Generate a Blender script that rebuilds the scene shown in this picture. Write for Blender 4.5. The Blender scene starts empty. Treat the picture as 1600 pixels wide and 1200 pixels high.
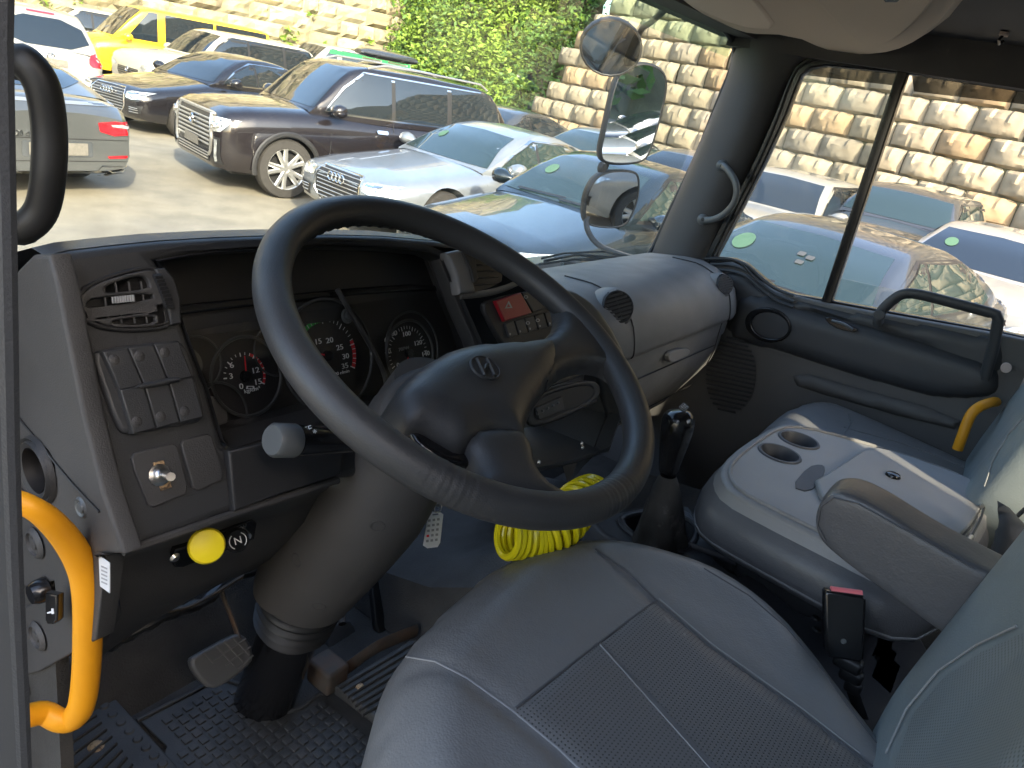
import bpy, bmesh, math, random
from mathutils import Vector, Matrix
from mathutils.bvhtree import BVHTree
from mathutils.geometry import delaunay_2d_cdt
C = bpy.context.scene.collection
RAD = math.radians
# ------------------------------------------------------------------ camera
FPX, CAM = 1180.0, Vector((-1.17, 0.0, 1.08))
_p, _r, _y = RAD(21.7), RAD(11.3), RAD(32.0)
cf = Vector((math.cos(_y)*math.cos(_p), math.sin(_y)*math.cos(_p), -math.sin(_p)))
_r0 = Vector((math.sin(_y), -math.cos(_y), 0)); _u0 = _r0.cross(cf)
cr = math.cos(_r)*_r0 + math.sin(_r)*_u0
cu = -math.sin(_r)*_r0 + math.cos(_r)*_u0
cam = bpy.data.objects.new("camera", bpy.data.cameras.new("camera")); C.objects.link(cam)
cam.data.sensor_width = 36.0; cam.data.lens = 36.0*FPX/1600.0
cam.data.clip_start = 0.02; cam.data.clip_end = 2000
cam.matrix_world = Matrix(((cr.x, cu.x, -cf.x, CAM.x), (cr.y, cu.y, -cf.y, CAM.y), (cr.z, cu.z, -cf.z, CAM.z), (0, 0, 0, 1)))
bpy.context.scene.camera = cam
# ------------------------------------------------------------------ world, sun, exposure
SUN_EL, SUN_AZ = 27.0, 238.0       # azimuth counted from +X towards +Y: where the light comes from
w = bpy.data.worlds.new("World"); bpy.context.scene.world = w; w.use_nodes = True
_sky = w.node_tree.nodes.new("ShaderNodeTexSky"); _sky.sky_type = 'NISHITA'; _sky.sun_disc = False
_sky.sun_elevation = RAD(SUN_EL); _sky.sun_rotation = RAD(90.0-SUN_AZ)
_sky.air_density = 1.0; _sky.dust_density = 3.0; _sky.ozone_density = 0.6
w.node_tree.links.new(_sky.outputs[0], w.node_tree.nodes["Background"].inputs[0])
w.node_tree.nodes["Background"].inputs[1].default_value = 0.15
sl = bpy.data.lights.new("sun", 'SUN'); sl.energy = 2.0; sl.angle = RAD(0.6); sl.color = (1.0, 0.86, 0.66)
so = bpy.data.objects.new("sun", sl); C.objects.link(so)
_sd = Vector((math.cos(RAD(SUN_AZ))*math.cos(RAD(SUN_EL)), math.sin(RAD(SUN_AZ))*math.cos(RAD(SUN_EL)), math.sin(RAD(SUN_EL))))
so.rotation_euler = _sd.to_track_quat('Z', 'Y').to_euler(); so.location = _sd*30
vs = bpy.context.scene.view_settings
vs.view_transform = 'Standard'; vs.look = 'None'; vs.gamma = 1.0; vs.use_curve_mapping = False; vs.exposure = 2.65
cy = bpy.context.scene.cycles
cy.max_bounces = 8; cy.transparent_max_bounces = 16; cy.diffuse_bounces = 5; cy.glossy_bounces = 4
cy.sample_clamp_indirect = 4.0; cy.caustics_reflective = False; cy.caustics_refractive = False
GZ = -0.95                          # ground level, the cab floor is z = 0
# ------------------------------------------------------------------ picture point -> point on a real plane
def onp(px, py, P0, n):
    d = (px-800)/FPX*cr + (600-py)/FPX*cu + cf
    P0 = Vector(P0); n = Vector(n); t = (P0-CAM).dot(n)/d.dot(n)
    return CAM + d*t
def on(px, py, ax, v):
    n = {'x': (1, 0, 0), 'y': (0, 1, 0), 'z': (0, 0, 1)}[ax]
    return onp(px, py, Vector(n)*v, n)
# ------------------------------------------------------------------ materials
MATS = {}
def mat(name, col, rough=0.5, metal=0.0, var=0.0, vscale=8.0, bump=0.0, bscale=200.0, btype='noise', coat=0.0, spec=0.5,
        col2=None, c2scale=3.0, c2lo=0.45, c2hi=0.65, emis=None, estr=0.0, rvar=0.0, sheen=0.0, bump2=0.0, b2scale=8.0):
    m = bpy.data.materials.new(name); m.use_nodes = True; MATS[name] = m
    nt = m.node_tree; N = nt.nodes; Lk = nt.links.new; b = N["Principled BSDF"]
    b.inputs['Roughness'].default_value = rough; b.inputs['Metallic'].default_value = metal
    b.inputs['Coat Weight'].default_value = coat; b.inputs['Coat Roughness'].default_value = 0.03
    b.inputs['Specular IOR Level'].default_value = spec
    b.inputs['Base Color'].default_value = (*col, 1)
    tc = N.new("ShaderNodeTexCoord")
    src = None
    if col2:
        n1 = N.new("ShaderNodeTexNoise"); n1.inputs['Scale'].default_value = c2scale; n1.inputs['Detail'].default_value = 8; n1.inputs['Roughness'].default_value = .65
        Lk(tc.outputs['Object'], n1.inputs['Vector'])
        r = N.new("ShaderNodeMapRange"); r.inputs['From Min'].default_value = c2lo; r.inputs['From Max'].default_value = c2hi
        Lk(n1.outputs['Fac'], r.inputs['Value'])
        mx = N.new("ShaderNodeMix"); mx.data_type = 'RGBA'; mx.inputs['A'].default_value = (*col, 1); mx.inputs['B'].default_value = (*col2, 1)
        Lk(r.outputs[0], mx.inputs['Factor']); src = mx.outputs['Result']; Lk(src, b.inputs['Base Color'])
    if var > 0:
        n2 = N.new("ShaderNodeTexNoise"); n2.inputs['Scale'].default_value = vscale; n2.inputs['Detail'].default_value = 6
        Lk(tc.outputs['Object'], n2.inputs['Vector'])
        hv = N.new("ShaderNodeHueSaturation"); r2 = N.new("ShaderNodeMapRange")
        r2.inputs['From Min'].default_value = .3; r2.inputs['From Max'].default_value = .7
        r2.inputs['To Min'].default_value = 1-var; r2.inputs['To Max'].default_value = 1+var
        Lk(n2.outputs['Fac'], r2.inputs['Value']); Lk(r2.outputs[0], hv.inputs['Value'])
        if src: Lk(src, hv.inputs['Color'])
        else: hv.inputs['Color'].default_value = (*col, 1)
        Lk(hv.outputs[0], b.inputs['Base Color'])
    if rvar > 0:
        n3 = N.new("ShaderNodeTexNoise"); n3.inputs['Scale'].default_value = 14; n3.inputs['Detail'].default_value = 5
        Lk(tc.outputs['Object'], n3.inputs['Vector'])
        r3 = N.new("ShaderNodeMapRange"); r3.inputs['From Min'].default_value = .3; r3.inputs['From Max'].default_value = .7
        r3.inputs['To Min'].default_value = max(0.02, rough-rvar); r3.inputs['To Max'].default_value = rough+rvar
        Lk(n3.outputs['Fac'], r3.inputs['Value']); Lk(r3.outputs[0], b.inputs['Roughness'])
    hsrc = None
    if bump > 0:
        if btype == 'noise':
            t = N.new("ShaderNodeTexNoise"); t.inputs['Scale'].default_value = bscale; t.inputs['Detail'].default_value = 3; o = t.outputs['Fac']
        elif btype == 'dots':
            t = N.new("ShaderNodeTexVoronoi"); t.inputs['Scale'].default_value = bscale; t.inputs['Randomness'].default_value = 0.0; t.voronoi_dimensions = '2D'
            rr = N.new("ShaderNodeMapRange"); rr.inputs['From Min'].default_value = .1; rr.inputs['From Max'].default_value = .28
            Lk(t.outputs['Distance'], rr.inputs['Value']); o = rr.outputs[0]
        elif btype == 'wave':
            t = N.new("ShaderNodeTexWave"); t.inputs['Scale'].default_value = bscale; o = t.outputs['Fac']
        else:
            t = N.new("ShaderNodeTexVoronoi"); t.feature = 'SMOOTH_F1'; t.inputs['Scale'].default_value = bscale; o = t.outputs['Distance']
        if btype == 'dots' and 'back' in name:
            mp_ = N.new("ShaderNodeMapping"); mp_.inputs['Rotation'].default_value = (RAD(90), 0, 0); Lk(tc.outputs['Object'], mp_.inputs['Vector']); Lk(mp_.outputs[0], t.inputs['Vector'])
        else: Lk(tc.outputs['Object'], t.inputs['Vector'])
        bp = N.new("ShaderNodeBump"); bp.inputs['Strength'].default_value = bump; bp.inputs['Distance'].default_value = 0.002
        Lk(o, bp.inputs['Height']); hsrc = bp.outputs[0]
        if btype == 'dots':
            mxd = N.new("ShaderNodeMix"); mxd.data_type = 'RGBA'; mxd.inputs['A'].default_value = (col[0]*.25, col[1]*.25, col[2]*.25, 1); mxd.inputs['B'].default_value = (*col, 1)
            Lk(o, mxd.inputs['Factor']); Lk(mxd.outputs['Result'], b.inputs['Base Color'])
    if bump2 > 0:
        t2 = N.new("ShaderNodeTexNoise"); t2.inputs['Scale'].default_value = b2scale; t2.inputs['Detail'].default_value = 4
        Lk(tc.outputs['Object'], t2.inputs['Vector'])
        bq = N.new("ShaderNodeBump"); bq.inputs['Strength'].default_value = bump2; bq.inputs['Distance'].default_value = 0.02
        Lk(t2.outputs['Fac'], bq.inputs['Height'])
        if hsrc: Lk(hsrc, bq.inputs['Normal'])
        hsrc = bq.outputs[0]
    if hsrc: Lk(hsrc, b.inputs['Normal'])
    if emis:
        b.inputs['Emission Color'].default_value = (*emis, 1); b.inputs['Emission Strength'].default_value = estr
    return m
def glassmat(name, tint, refl=1.0, dust=0.0, dcol=(.7, .72, .7), dscale=25):
    m = bpy.data.materials.new(name); m.use_nodes = True; MATS[name] = m
    nt = m.node_tree; N = nt.nodes; Lk = nt.links.new
    for n in list(N):
        if n.type == 'BSDF_PRINCIPLED': N.remove(n)
    out = N["Material Output"]
    tr = N.new("ShaderNodeBsdfTransparent"); tr.inputs[0].default_value = (*tint, 1)
    gl = N.new("ShaderNodeBsdfGlossy"); gl.inputs['Roughness'].default_value = 0.01; gl.inputs['Color'].default_value = (refl, refl, refl, 1)
    ge = N.new("ShaderNodeNewGeometry"); dt = N.new("ShaderNodeVectorMath"); dt.operation = 'DOT_PRODUCT'
    Lk(ge.outputs['Incoming'], dt.inputs[0]); Lk(ge.outputs['Normal'], dt.inputs[1])
    def mth(op, a, b_=None):
        q = N.new("ShaderNodeMath"); q.operation = op; q.use_clamp = False
        if hasattr(a, 'links'): Lk(a, q.inputs[0])
        else: q.inputs[0].default_value = a
        if b_ is not None:
            if hasattr(b_, 'links'): Lk(b_, q.inputs[1])
            else: q.inputs[1].default_value = b_
        return q.outputs[0]
    fr = mth('ADD', mth('MULTIPLY', mth('POWER', mth('SUBTRACT', 1.0, mth('ABSOLUTE', dt.outputs['Value'])), 5.0), .95), .035)
    mx = N.new("ShaderNodeMixShader"); Lk(fr, mx.inputs[0]); Lk(tr.outputs[0], mx.inputs[1]); Lk(gl.outputs[0], mx.inputs[2])
    last = mx.outputs[0]
    if dust > 0:
        df = N.new("ShaderNodeBsdfDiffuse"); df.inputs[0].default_value = (*dcol, 1)
        tc = N.new("ShaderNodeTexCoord"); nz = N.new("ShaderNodeTexNoise"); nz.inputs['Scale'].default_value = dscale; nz.inputs['Detail'].default_value = 9; nz.inputs['Roughness'].default_value = .75
        Lk(tc.outputs['Object'], nz.inputs['Vector'])
        r = N.new("ShaderNodeMapRange"); r.inputs['From Min'].default_value = .4; r.inputs['From Max'].default_value = .8; r.inputs['To Min'].default_value = dust*.3; r.inputs['To Max'].default_value = dust*2.2
        Lk(nz.outputs['Fac'], r.inputs['Value'])
        m2 = N.new("ShaderNodeMixShader"); Lk(r.outputs[0], m2.inputs[0]); Lk(last, m2.inputs[1]); Lk(df.outputs[0], m2.inputs[2]); last = m2.outputs[0]
    Lk(last, out.inputs[0])
    return m
# ------------------------------------------------------------------ object helpers
def link(o, parent=None, world=True):
    C.objects.link(o)
    if parent is not None:
        o.parent = parent
        if world:
            p = parent; s = Vector((0, 0, 0))
            while p is not None: s += p.location; p = p.parent
            o.location = -s
    return o
def thing(name, label, cat, loc=(0, 0, 0), rz=0.0, group=None):
    o = bpy.data.objects.new(name, None); C.objects.link(o); o.location = loc; o.rotation_euler = (0, 0, rz)
    o.empty_display_size = .1
    o['label'] = label; o['category'] = cat
    if group: o['group'] = group
    return o
def tag(o, label, cat, group=None):
    o['label'] = label; o['category'] = cat
    if group: o['group'] = group
    return o
def kind(o, k='structure'):
    o['kind'] = k; return o
def mk(name, vs_, fs, m, parent=None, world=True, smooth=True, bevel=0.0, sub=0, solid=0.0, ang=40, seg=2):
    me = bpy.data.meshes.new(name); me.from_pydata([tuple(v) for v in vs_], [], fs); me.update()
    bm = bmesh.new(); bm.from_mesh(me); bmesh.ops.remove_doubles(bm, verts=bm.verts, dist=1e-5); bmesh.ops.recalc_face_normals(bm, faces=bm.faces); bm.to_mesh(me); bm.free()
    return fin(name, me, m, parent, world, smooth, bevel, sub, solid, ang, seg)
def fin(name, me, m, parent=None, world=True, smooth=True, bevel=0.0, sub=0, solid=0.0, ang=40, seg=2):
    me.materials.clear(); me.materials.append(MATS[m] if isinstance(m, str) else m)
    o = bpy.data.objects.new(name, me); link(o, parent, world)
    if smooth:
        me.polygons.foreach_set('use_smooth', [True]*len(me.polygons))
        me.set_sharp_from_angle(angle=RAD(ang))
    if solid:
        s = o.modifiers.new('s', 'SOLIDIFY'); s.thickness = solid; s.offset = -1
    if bevel:
        b = o.modifiers.new('b', 'BEVEL'); b.width = bevel; b.segments = seg; b.limit_method = 'ANGLE'; b.angle_limit = RAD(32); b.harden_normals = False
        w_ = o.modifiers.new('w', 'WEIGHTED_NORMAL'); w_.keep_sharp = True
        me.polygons.foreach_set('use_smooth', [True]*len(me.polygons))
        at_ = me.attributes.get('sharp_edge')
        if at_: me.attributes.remove(at_)
    if sub:
        s = o.modifiers.new('d', 'SUBSURF'); s.levels = sub; s.render_levels = sub
    return o
class MB:
    def __init__(s): s.v = []; s.f = []
    def add(s, vs_, fs):
        k = len(s.v); s.v += [Vector(v) for v in vs_]; s.f += [tuple(i+k for i in f) for f in fs]; return s
    def box(s, c, sz, rot=None):
        c = Vector(c); h = Vector(sz)/2; R = rot if rot is not None else Matrix.Identity(3)
        P = [c + R @ Vector((x*h.x, y*h.y, z*h.z)) for x in (-1, 1) for y in (-1, 1) for z in (-1, 1)]
        return s.add(P, [(0, 1, 3, 2), (4, 6, 7, 5), (0, 4, 5, 1), (2, 3, 7, 6), (0, 2, 6, 4), (1, 5, 7, 3)])
    def tube(s, pts, r, n=10, cap=True, cyc=False, flat=1.0, up=None):
        pts = [Vector(p) for p in pts]; m = len(pts)
        rs = r if isinstance(r, (list, tuple)) else [r]*m
        k = len(s.v); prev = None
        for i, p in enumerate(pts):
            a = pts[(i-1) % m] if (cyc or i > 0) else pts[i]; b = pts[(i+1) % m] if (cyc or i < m-1) else pts[i]
            t = (b-a).normalized()
            if prev is None:
                u = Vector(up) if up else (Vector((0, 0, 1)) if abs(t.z) < .9 else Vector((1, 0, 0)))
                u = (u - t*u.dot(t)).normalized()
            else: u = (prev - t*prev.dot(t)).normalized()
            prev = u; v = t.cross(u)
            for j in range(n):
                a_ = 2*math.pi*j/n; s.v.append(p + u*(rs[i]*math.cos(a_)) + v*(rs[i]*flat*math.sin(a_)))
        rng = m if cyc else m-1
        for i in range(rng):
            for j in range(n):
                i2 = (i+1) % m
                s.f.append((k+i*n+j, k+i*n+(j+1) % n, k+i2*n+(j+1) % n, k+i2*n+j))
        if cap and not cyc:
            s.f.append(tuple(k+j for j in range(n))[::-1]); s.f.append(tuple(k+(m-1)*n+j for j in range(n)))
        return s
    def lathe(s, prof, c, axis=(0, 0, 1), n=24, up=None, closed=False):
        c = Vector(c); A = Vector(axis).normalized(); u = Vector(up) if up else (Vector((1, 0, 0)) if abs(A.x) < .9 else Vector((0, 1, 0)))
        u = (u-A*u.dot(A)).normalized(); v = A.cross(u); k = len(s.v); m = len(prof)
        for (r, h) in prof:
            for j in range(n):
                a = 2*math.pi*j/n; s.v.append(c + A*h + (u*math.cos(a)+v*math.sin(a))*max(r, 1e-6))
        for i in range(m if closed else m-1):
            for j in range(n):
                i2 = (i+1) % m
                s.f.append((k+i*n+j, k+i*n+(j+1) % n, k+i2*n+(j+1) % n, k+i2*n+j))
        return s
    def loft(s, rings, closed=True, cap0=False, cap1=False):
        k = len(s.v); n = len(rings[0])
        for r in rings: s.v += [Vector(p) for p in r]
        for i in range(len(rings)-1):
            for j in range(n if closed else n-1):
                s.f.append((k+i*n+j, k+i*n+(j+1) % n, k+(i+1)*n+(j+1) % n, k+(i+1)*n+j))
        if cap0: s.f.append(tuple(k+j for j in range(n))[::-1])
        if cap1: s.f.append(tuple(k+(len(rings)-1)*n+j for j in range(n)))
        return s
    def build(s, name, m, parent=None, **kw): return mk(name, s.v, s.f, m, parent, **kw)
def crom(pts, k=6, cyc=False):
    P = [Vector(p) for p in pts]; n = len(P); out = []
    for i in range(n if cyc else n-1):
        if cyc: a, b, c, d = P[i-1], P[i], P[(i+1) % n], P[(i+2) % n]
        else: a, b, c, d = P[max(i-1, 0)], P[i], P[i+1], P[min(i+2, n-1)]
        for j in range(k):
            t = j/k
            out.append(0.5*((2*b)+(c-a)*t+(2*a-5*b+4*c-d)*t*t+(3*b-a-3*c+d)*t**3))
    if not cyc: out.append(P[-1])
    return out
def chk(pts, it=2, cyc=True):
    for _ in range(it):
        o = []; n = len(pts)
        for i in range(n if cyc else n-1):
            a = pts[i]; b = pts[(i+1) % n]
            o.append(tuple(.75*a[k]+.25*b[k] for k in range(len(a)))); o.append(tuple(.25*a[k]+.75*b[k] for k in range(len(a))))
        if not cyc: o = [pts[0]]+o+[pts[-1]]
        pts = o
    return pts
def rrect(x0, y0, x1, y1, r, n=4):
    o = []
    for cx, cy_, a0 in ((x1-r, y1-r, 0), (x0+r, y1-r, 90), (x0+r, y0+r, 180), (x1-r, y0+r, 270)):
        for i in range(n+1):
            a = RAD(a0+90*i/n); o.append((cx+r*math.cos(a), cy_+r*math.sin(a)))
    return o
def ell(cx, cy_, rx, ry, n=24, rot=0):
    o = []
    for i in range(n):
        a = 2*math.pi*i/n; x = rx*math.cos(a); y = ry*math.sin(a)
        o.append((cx+x*math.cos(rot)-y*math.sin(rot), cy_+x*math.sin(rot)+y*math.cos(rot)))
    return o
class Plane:
    """a real plane: P0, normal, u axis; pix() finds where a picture point lies on it"""
    def __init__(s, P0, n, u=(1, 0, 0)):
        s.P = Vector(P0); s.n = Vector(n).normalized(); u = Vector(u); s.u = (u-s.n*u.dot(s.n)).normalized(); s.v = s.n.cross(s.u)
    def pix(s, px, py): return onp(px, py, s.P, s.n)
    def uv(s, p): d = Vector(p)-s.P; return (d.dot(s.u), d.dot(s.v))
    def w(s, u, v, h=0.0): return s.P+s.u*u+s.v*v+s.n*h
    def off(s, h): return Plane(s.P+s.n*h, s.n, s.u)
    def pu(s, pts): return [s.uv(s.pix(*p)) for p in pts]
def dgmesh(o):
    dg = bpy.context.evaluated_depsgraph_get(); me = bpy.data.meshes.new_from_object(o.evaluated_get(dg)); return me
def plate(name, pl, outer, m, parent, holes=(), thick=0.01, bev=0.002, h=0.0, pix=True, world=True, sm=0, ang=35, extra=()):
    """flat plate whose front face lies on pl (+h), outline(s) given as picture points or uv"""
    cu_ = bpy.data.curves.new(name, 'CURVE'); cu_.dimensions = '2D'; cu_.fill_mode = 'BOTH'
    for k, pts in enumerate([outer]+list(holes)+list(extra)):
        q = pl.pu(pts) if pix else pts
        if sm: q = chk(q, sm)
        sp = cu_.splines.new('POLY'); sp.points.add(len(q)-1); sp.use_cyclic_u = True
        for i, p in enumerate(q): sp.points[i].co = (p[0], p[1], 0, 1)
    cu_.extrude = max(thick/2-bev, 1e-4); cu_.bevel_depth = bev; cu_.bevel_resolution = 2; cu_.offset = -bev
    t = bpy.data.objects.new(name+"_c", cu_); C.objects.link(t)
    me = dgmesh(t); bpy.data.objects.remove(t); bpy.data.curves.remove(cu_); me.name = name
    M = Matrix(((pl.u.x, pl.v.x, pl.n.x, 0), (pl.u.y, pl.v.y, pl.n.y, 0), (pl.u.z, pl.v.z, pl.n.z, 0), (0, 0, 0, 1)))
    T = Matrix.Translation(pl.P+pl.n*(h-thick/2))
    me.transform(T @ M)
    return fin(name, me, m, parent, world, True, ang=ang)
def text(name, s, pl, uvp, size, m, parent, h=0.0008, rot=0.0, world=True, ext=0.0003, align='CENTER', shear=0.0, sx=1.0):
    cu_ = bpy.data.curves.new(name, 'FONT'); cu_.body = s; cu_.size = size; cu_.extrude = ext; cu_.align_x = align; cu_.align_y = 'CENTER'; cu_.shear = shear
    cu_.resolution_u = 3
    t = bpy.data.objects.new(name+"_c", cu_); C.objects.link(t)
    me = dgmesh(t); bpy.data.objects.remove(t); bpy.data.curves.remove(cu_); me.name = name
    R = Matrix.Rotation(rot, 4, 'Z') @ Matrix.Diagonal((sx, 1, 1, 1))
    M = Matrix(((pl.u.x, pl.v.x, pl.n.x, 0), (pl.u.y, pl.v.y, pl.n.y, 0), (pl.u.z, pl.v.z, pl.n.z, 0), (0, 0, 0, 1)))
    me.transform(Matrix.Translation(pl.w(uvp[0], uvp[1], h)) @ M @ R)
    return fin(name, me, m, parent, world, False)
def inpoly(x, y, P):
    c = False; n = len(P); j = n-1
    for i in range(n):
        if (P[i][1] > y) != (P[j][1] > y) and x < (P[j][0]-P[i][0])*(y-P[i][1])/(P[j][1]-P[i][1])+P[i][0]: c = not c
        j = i
    return c
def dpoly(x, y, P):
    d = 1e9; n = len(P)
    for i in range(n):
        ax_, ay = P[i]; bx, by = P[(i+1) % n]; dx, dy = bx-ax_, by-ay
        t = max(0, min(1, ((x-ax_)*dx+(y-ay)*dy)/(dx*dx+dy*dy+1e-12))); d = min(d, math.hypot(x-ax_-t*dx, y-ay-t*dy))
    return d
def resamp(P, st):
    o = []; n = len(P)
    for i in range(n):
        a = P[i]; b = P[(i+1) % n]; L = math.hypot(b[0]-a[0], b[1]-a[1]); k = max(1, int(math.ceil(L/st)))
        for j in range(k): o.append((a[0]+(b[0]-a[0])*j/k, a[1]+(b[1]-a[1])*j/k))
    return o
def tri(P, st):
    """polygon -> (verts2d, tris) with inner grid points"""
    B = resamp(P, st); xs = [p[0] for p in B]; ys = [p[1] for p in B]; pts = list(B)
    y = min(ys)+st*.5; r = 0
    while y < max(ys):
        x = min(xs)+st*(.5 if r % 2 else .99)
        while x < max(xs):
            if inpoly(x, y, B) and dpoly(x, y, B) > st*.45: pts.append((x, y))
            x += st
        y += st*.87; r += 1
    n = len(B)
    res = delaunay_2d_cdt([Vector(p) for p in pts], [], [list(range(n))], 1, 1e-7)
    return [tuple(v) for v in res[0]], [tuple(f) for f in res[2]]
def pillow(name, pl, outline, m, parent, T=0.05, R=0.05, st=0.02, pix=True, hf=None, skirt=0.0, world=True, pw=2.0, sm=0, low=0.0):
    """soft raised shape: height rises from the outline over distance R to T; hf(u,v,d) adds more"""
    q = [pl.uv(pl.off(-low).pix(*p)) for p in outline] if pix else outline
    if sm: q = chk(q, sm)
    V2, F2 = tri(q, st); out = []
    B = resamp(q, st)
    for (x, y) in V2:
        d = dpoly(x, y, q); k = max(0, 1-d/R); hgt = T*(1-k**pw)**(1/pw)
        if hf: hgt += hf(x, y, d)
        out.append(pl.w(x, y, hgt-T))
    F = list(F2)
    if skirt:
        # boundary skirt down along -n
        ec = {}
        for f in F2:
            for i in range(3):
                e = (f[i], f[(i+1) % 3]); ec[tuple(sorted(e))] = ec.get(tuple(sorted(e)), 0)+1
        mp = {}
        for f in F2:
            for i in range(3):
                e = (f[i], f[(i+1) % 3])
                if ec[tuple(sorted(e))] == 1:
                    for w_ in e:
                        if w_ not in mp: mp[w_] = len(out); out.append(out[w_]-pl.n*skirt)
                    F.append((e[1], e[0], mp[e[0]], mp[e[1]]))
    return mk(name, out, F, m, parent, world=world, ang=70)
def decal(name, bvh, outline, d, m, parent, st=0.06, off=0.005, sm=0, solid=0.0):
    """thin part lying on a body: outline in the two axes across direction d ('x','-x','y','-y','z')"""
    if sm: outline = chk(outline, sm)
    V2, F2 = tri(outline, st); D = {'x': Vector((-1, 0, 0)), '-x': Vector((1, 0, 0)), 'y': Vector((0, -1, 0)), '-y': Vector((0, 1, 0)), 'z': Vector((0, 0, -1))}[d]
    out = []; ok = []
    for (a, b) in V2:
        O = Vector((0, a, b)) if d[-1] == 'x' else (Vector((a, 0, b)) if d[-1] == 'y' else Vector((a, b, 0)))
        h = bvh.ray_cast(O-D*6, D)
        if h[0] is None: out.append(O); ok.append(False)
        else:
            n = h[1] if h[1].dot(D) < 0 else -h[1]
            out.append(h[0]+n*off); ok.append(True)
    F = [f for f in F2 if all(ok[i] for i in f)]
    o = mk(name, out, F, m, parent, world=False, ang=60)
    return o
def basis(u, v, n):
    return Matrix(((u.x, v.x, n.x), (u.y, v.y, n.y), (u.z, v.z, n.z)))
# ------------------------------------------------------------------ materials of the yard
mat('concrete', (.24, .215, .16), .85, var=.16, vscale=2.2, col2=(.19, .175, .14), c2scale=.45, bump=.35, bscale=18, bump2=.15, b2scale=2.5)
mat('blockstone', (.285, .25, .178), .9, var=.16, vscale=3.0, bump=.6, bscale=22, bump2=.35, b2scale=5)
mat('rubble', (.32, .29, .21), .95, var=.25, vscale=1.5, bump=.5, bscale=12, bump2=.6, b2scale=3, col2=(.27, .25, .17), c2scale=1.0)
mat('leaf_light', (.16, .25, .035), .55, var=.35, vscale=1.0, spec=.3)
mat('leaf_dark', (.07, .14, .03), .6, var=.3, vscale=1.0, spec=.3)
mat('earth', (.09, .085, .045), .95, var=.3, vscale=1.5)
mat('carglass', (.012, .017, .022), .03, spec=.9, coat=.3)
mat('carglass_green', (.02, .035, .035), .03, spec=.9, coat=.3)
mat('blacktrim', (.018, .018, .019), .45)
mat('tyre', (.028, .026, .024), .8, var=.2, vscale=20)
mat('alloy', (.55, .55, .54), .28, metal=.8)
mat('chrome', (.75, .75, .74), .12, metal=1.0)
mat('lamp_clear', (.55, .57, .56), .12, metal=.5, var=.45, vscale=22, coat=.8)
mat('lamp_red', (.45, .012, .02), .15, coat=.8, var=.3, vscale=16)
mat('platedark', (.16, .15, .13), .5, var=.2, vscale=30)
mat('plate', (.62, .62, .58), .5)
mat('signgreen', (.02, .22, .07), .5)
mat('sticker', (.07, .14, .08), .5)
for n_, c_, met, rg in (('p_black', (.012, .011, .013), .1, .22), ('p_brownblack', (.018, .015, .017), .4, .25), ('p_grey', (.14, .148, .15), .6, .3),
                        ('p_white', (.26, .255, .235), 0, .3), ('p_pearl', (.42, .40, .34), 0, .3), ('p_yellow', (.66, .42, .01), 0, .3), ('p_silver', (.29, .315, .34), .55, .3),
                        ('p_blue', (.018, .028, .036), .5, .24), ('p_bluegrey', (.05, .058, .066), .5, .28), ('p_dkgrey', (.06, .065, .07), .4, .25), ('p_slate', (.10, .11, .12), .4, .25)):
    mat(n_, c_, rg, metal=met, coat=1.0)
# ------------------------------------------------------------------ ground
def grid(nx, ny, f): 
    V = [f(i/nx, j/ny) for j in range(ny+1) for i in range(nx+1)]
    F = [(j*(nx+1)+i, j*(nx+1)+i+1, (j+1)*(nx+1)+i+1, (j+1)*(nx+1)+i) for j in range(ny) for i in range(nx)]
    return V, F
V, F = grid(60, 60, lambda a, b: ((a-.5)*400, (b-.5)*400, GZ))
kind(mk('ground', V, F, 'concrete'))
# ------------------------------------------------------------------ block retaining wall on the right
def attr_mat(m, amt=.6, warm=(.60, .36, .15), cool=(.34, .31, .27)):
    """per-block tint stored as a colour attribute (the blocks themselves differ in colour)"""
    nt = m.node_tree; N = nt.nodes; b = N["Principled BSDF"]
    a = N.new("ShaderNodeVertexColor"); a.layer_name = 'tint'
    mx = N.new("ShaderNodeMix"); mx.data_type = 'RGBA'; mx.blend_type = 'MULTIPLY'; mx.inputs['Factor'].default_value = 1
    l = b.inputs['Base Color'].links[0].from_socket
    nt.links.new(l, mx.inputs['A']); nt.links.new(a.outputs['Color'], mx.inputs['B']); nt.links.new(mx.outputs['Result'], b.inputs['Base Color'])
attr_mat(MATS['blockstone']); attr_mat(MATS['rubble'])
def tinted(o, cols):
    ca = o.data.color_attributes.new('tint', 'FLOAT_COLOR', 'POINT')
    for i, c in enumerate(cols): ca.data[i].color = (*c, 1)
def rawobj(name, V, F, m, smooth=False):
    me = bpy.data.meshes.new(name); me.from_pydata([tuple(v) for v in V], [], F); me.update(); me.materials.append(MATS[m])
    o = bpy.data.objects.new(name, me); C.objects.link(o)
    if smooth: me.polygons.foreach_set('use_smooth', [True]*len(me.polygons))
    return o
rnd = random.Random(5)
WA = RAD(74.5); wd = Vector((math.cos(WA), math.sin(WA), 0)); wn = Vector((-wd.y, wd.x, 0))     # along the wall, out of the wall towards the yard
W0 = Vector((15.2, -1.0, GZ)) if False else Vector((14.6, 0, GZ))
bw, bh = .90, .48
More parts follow.
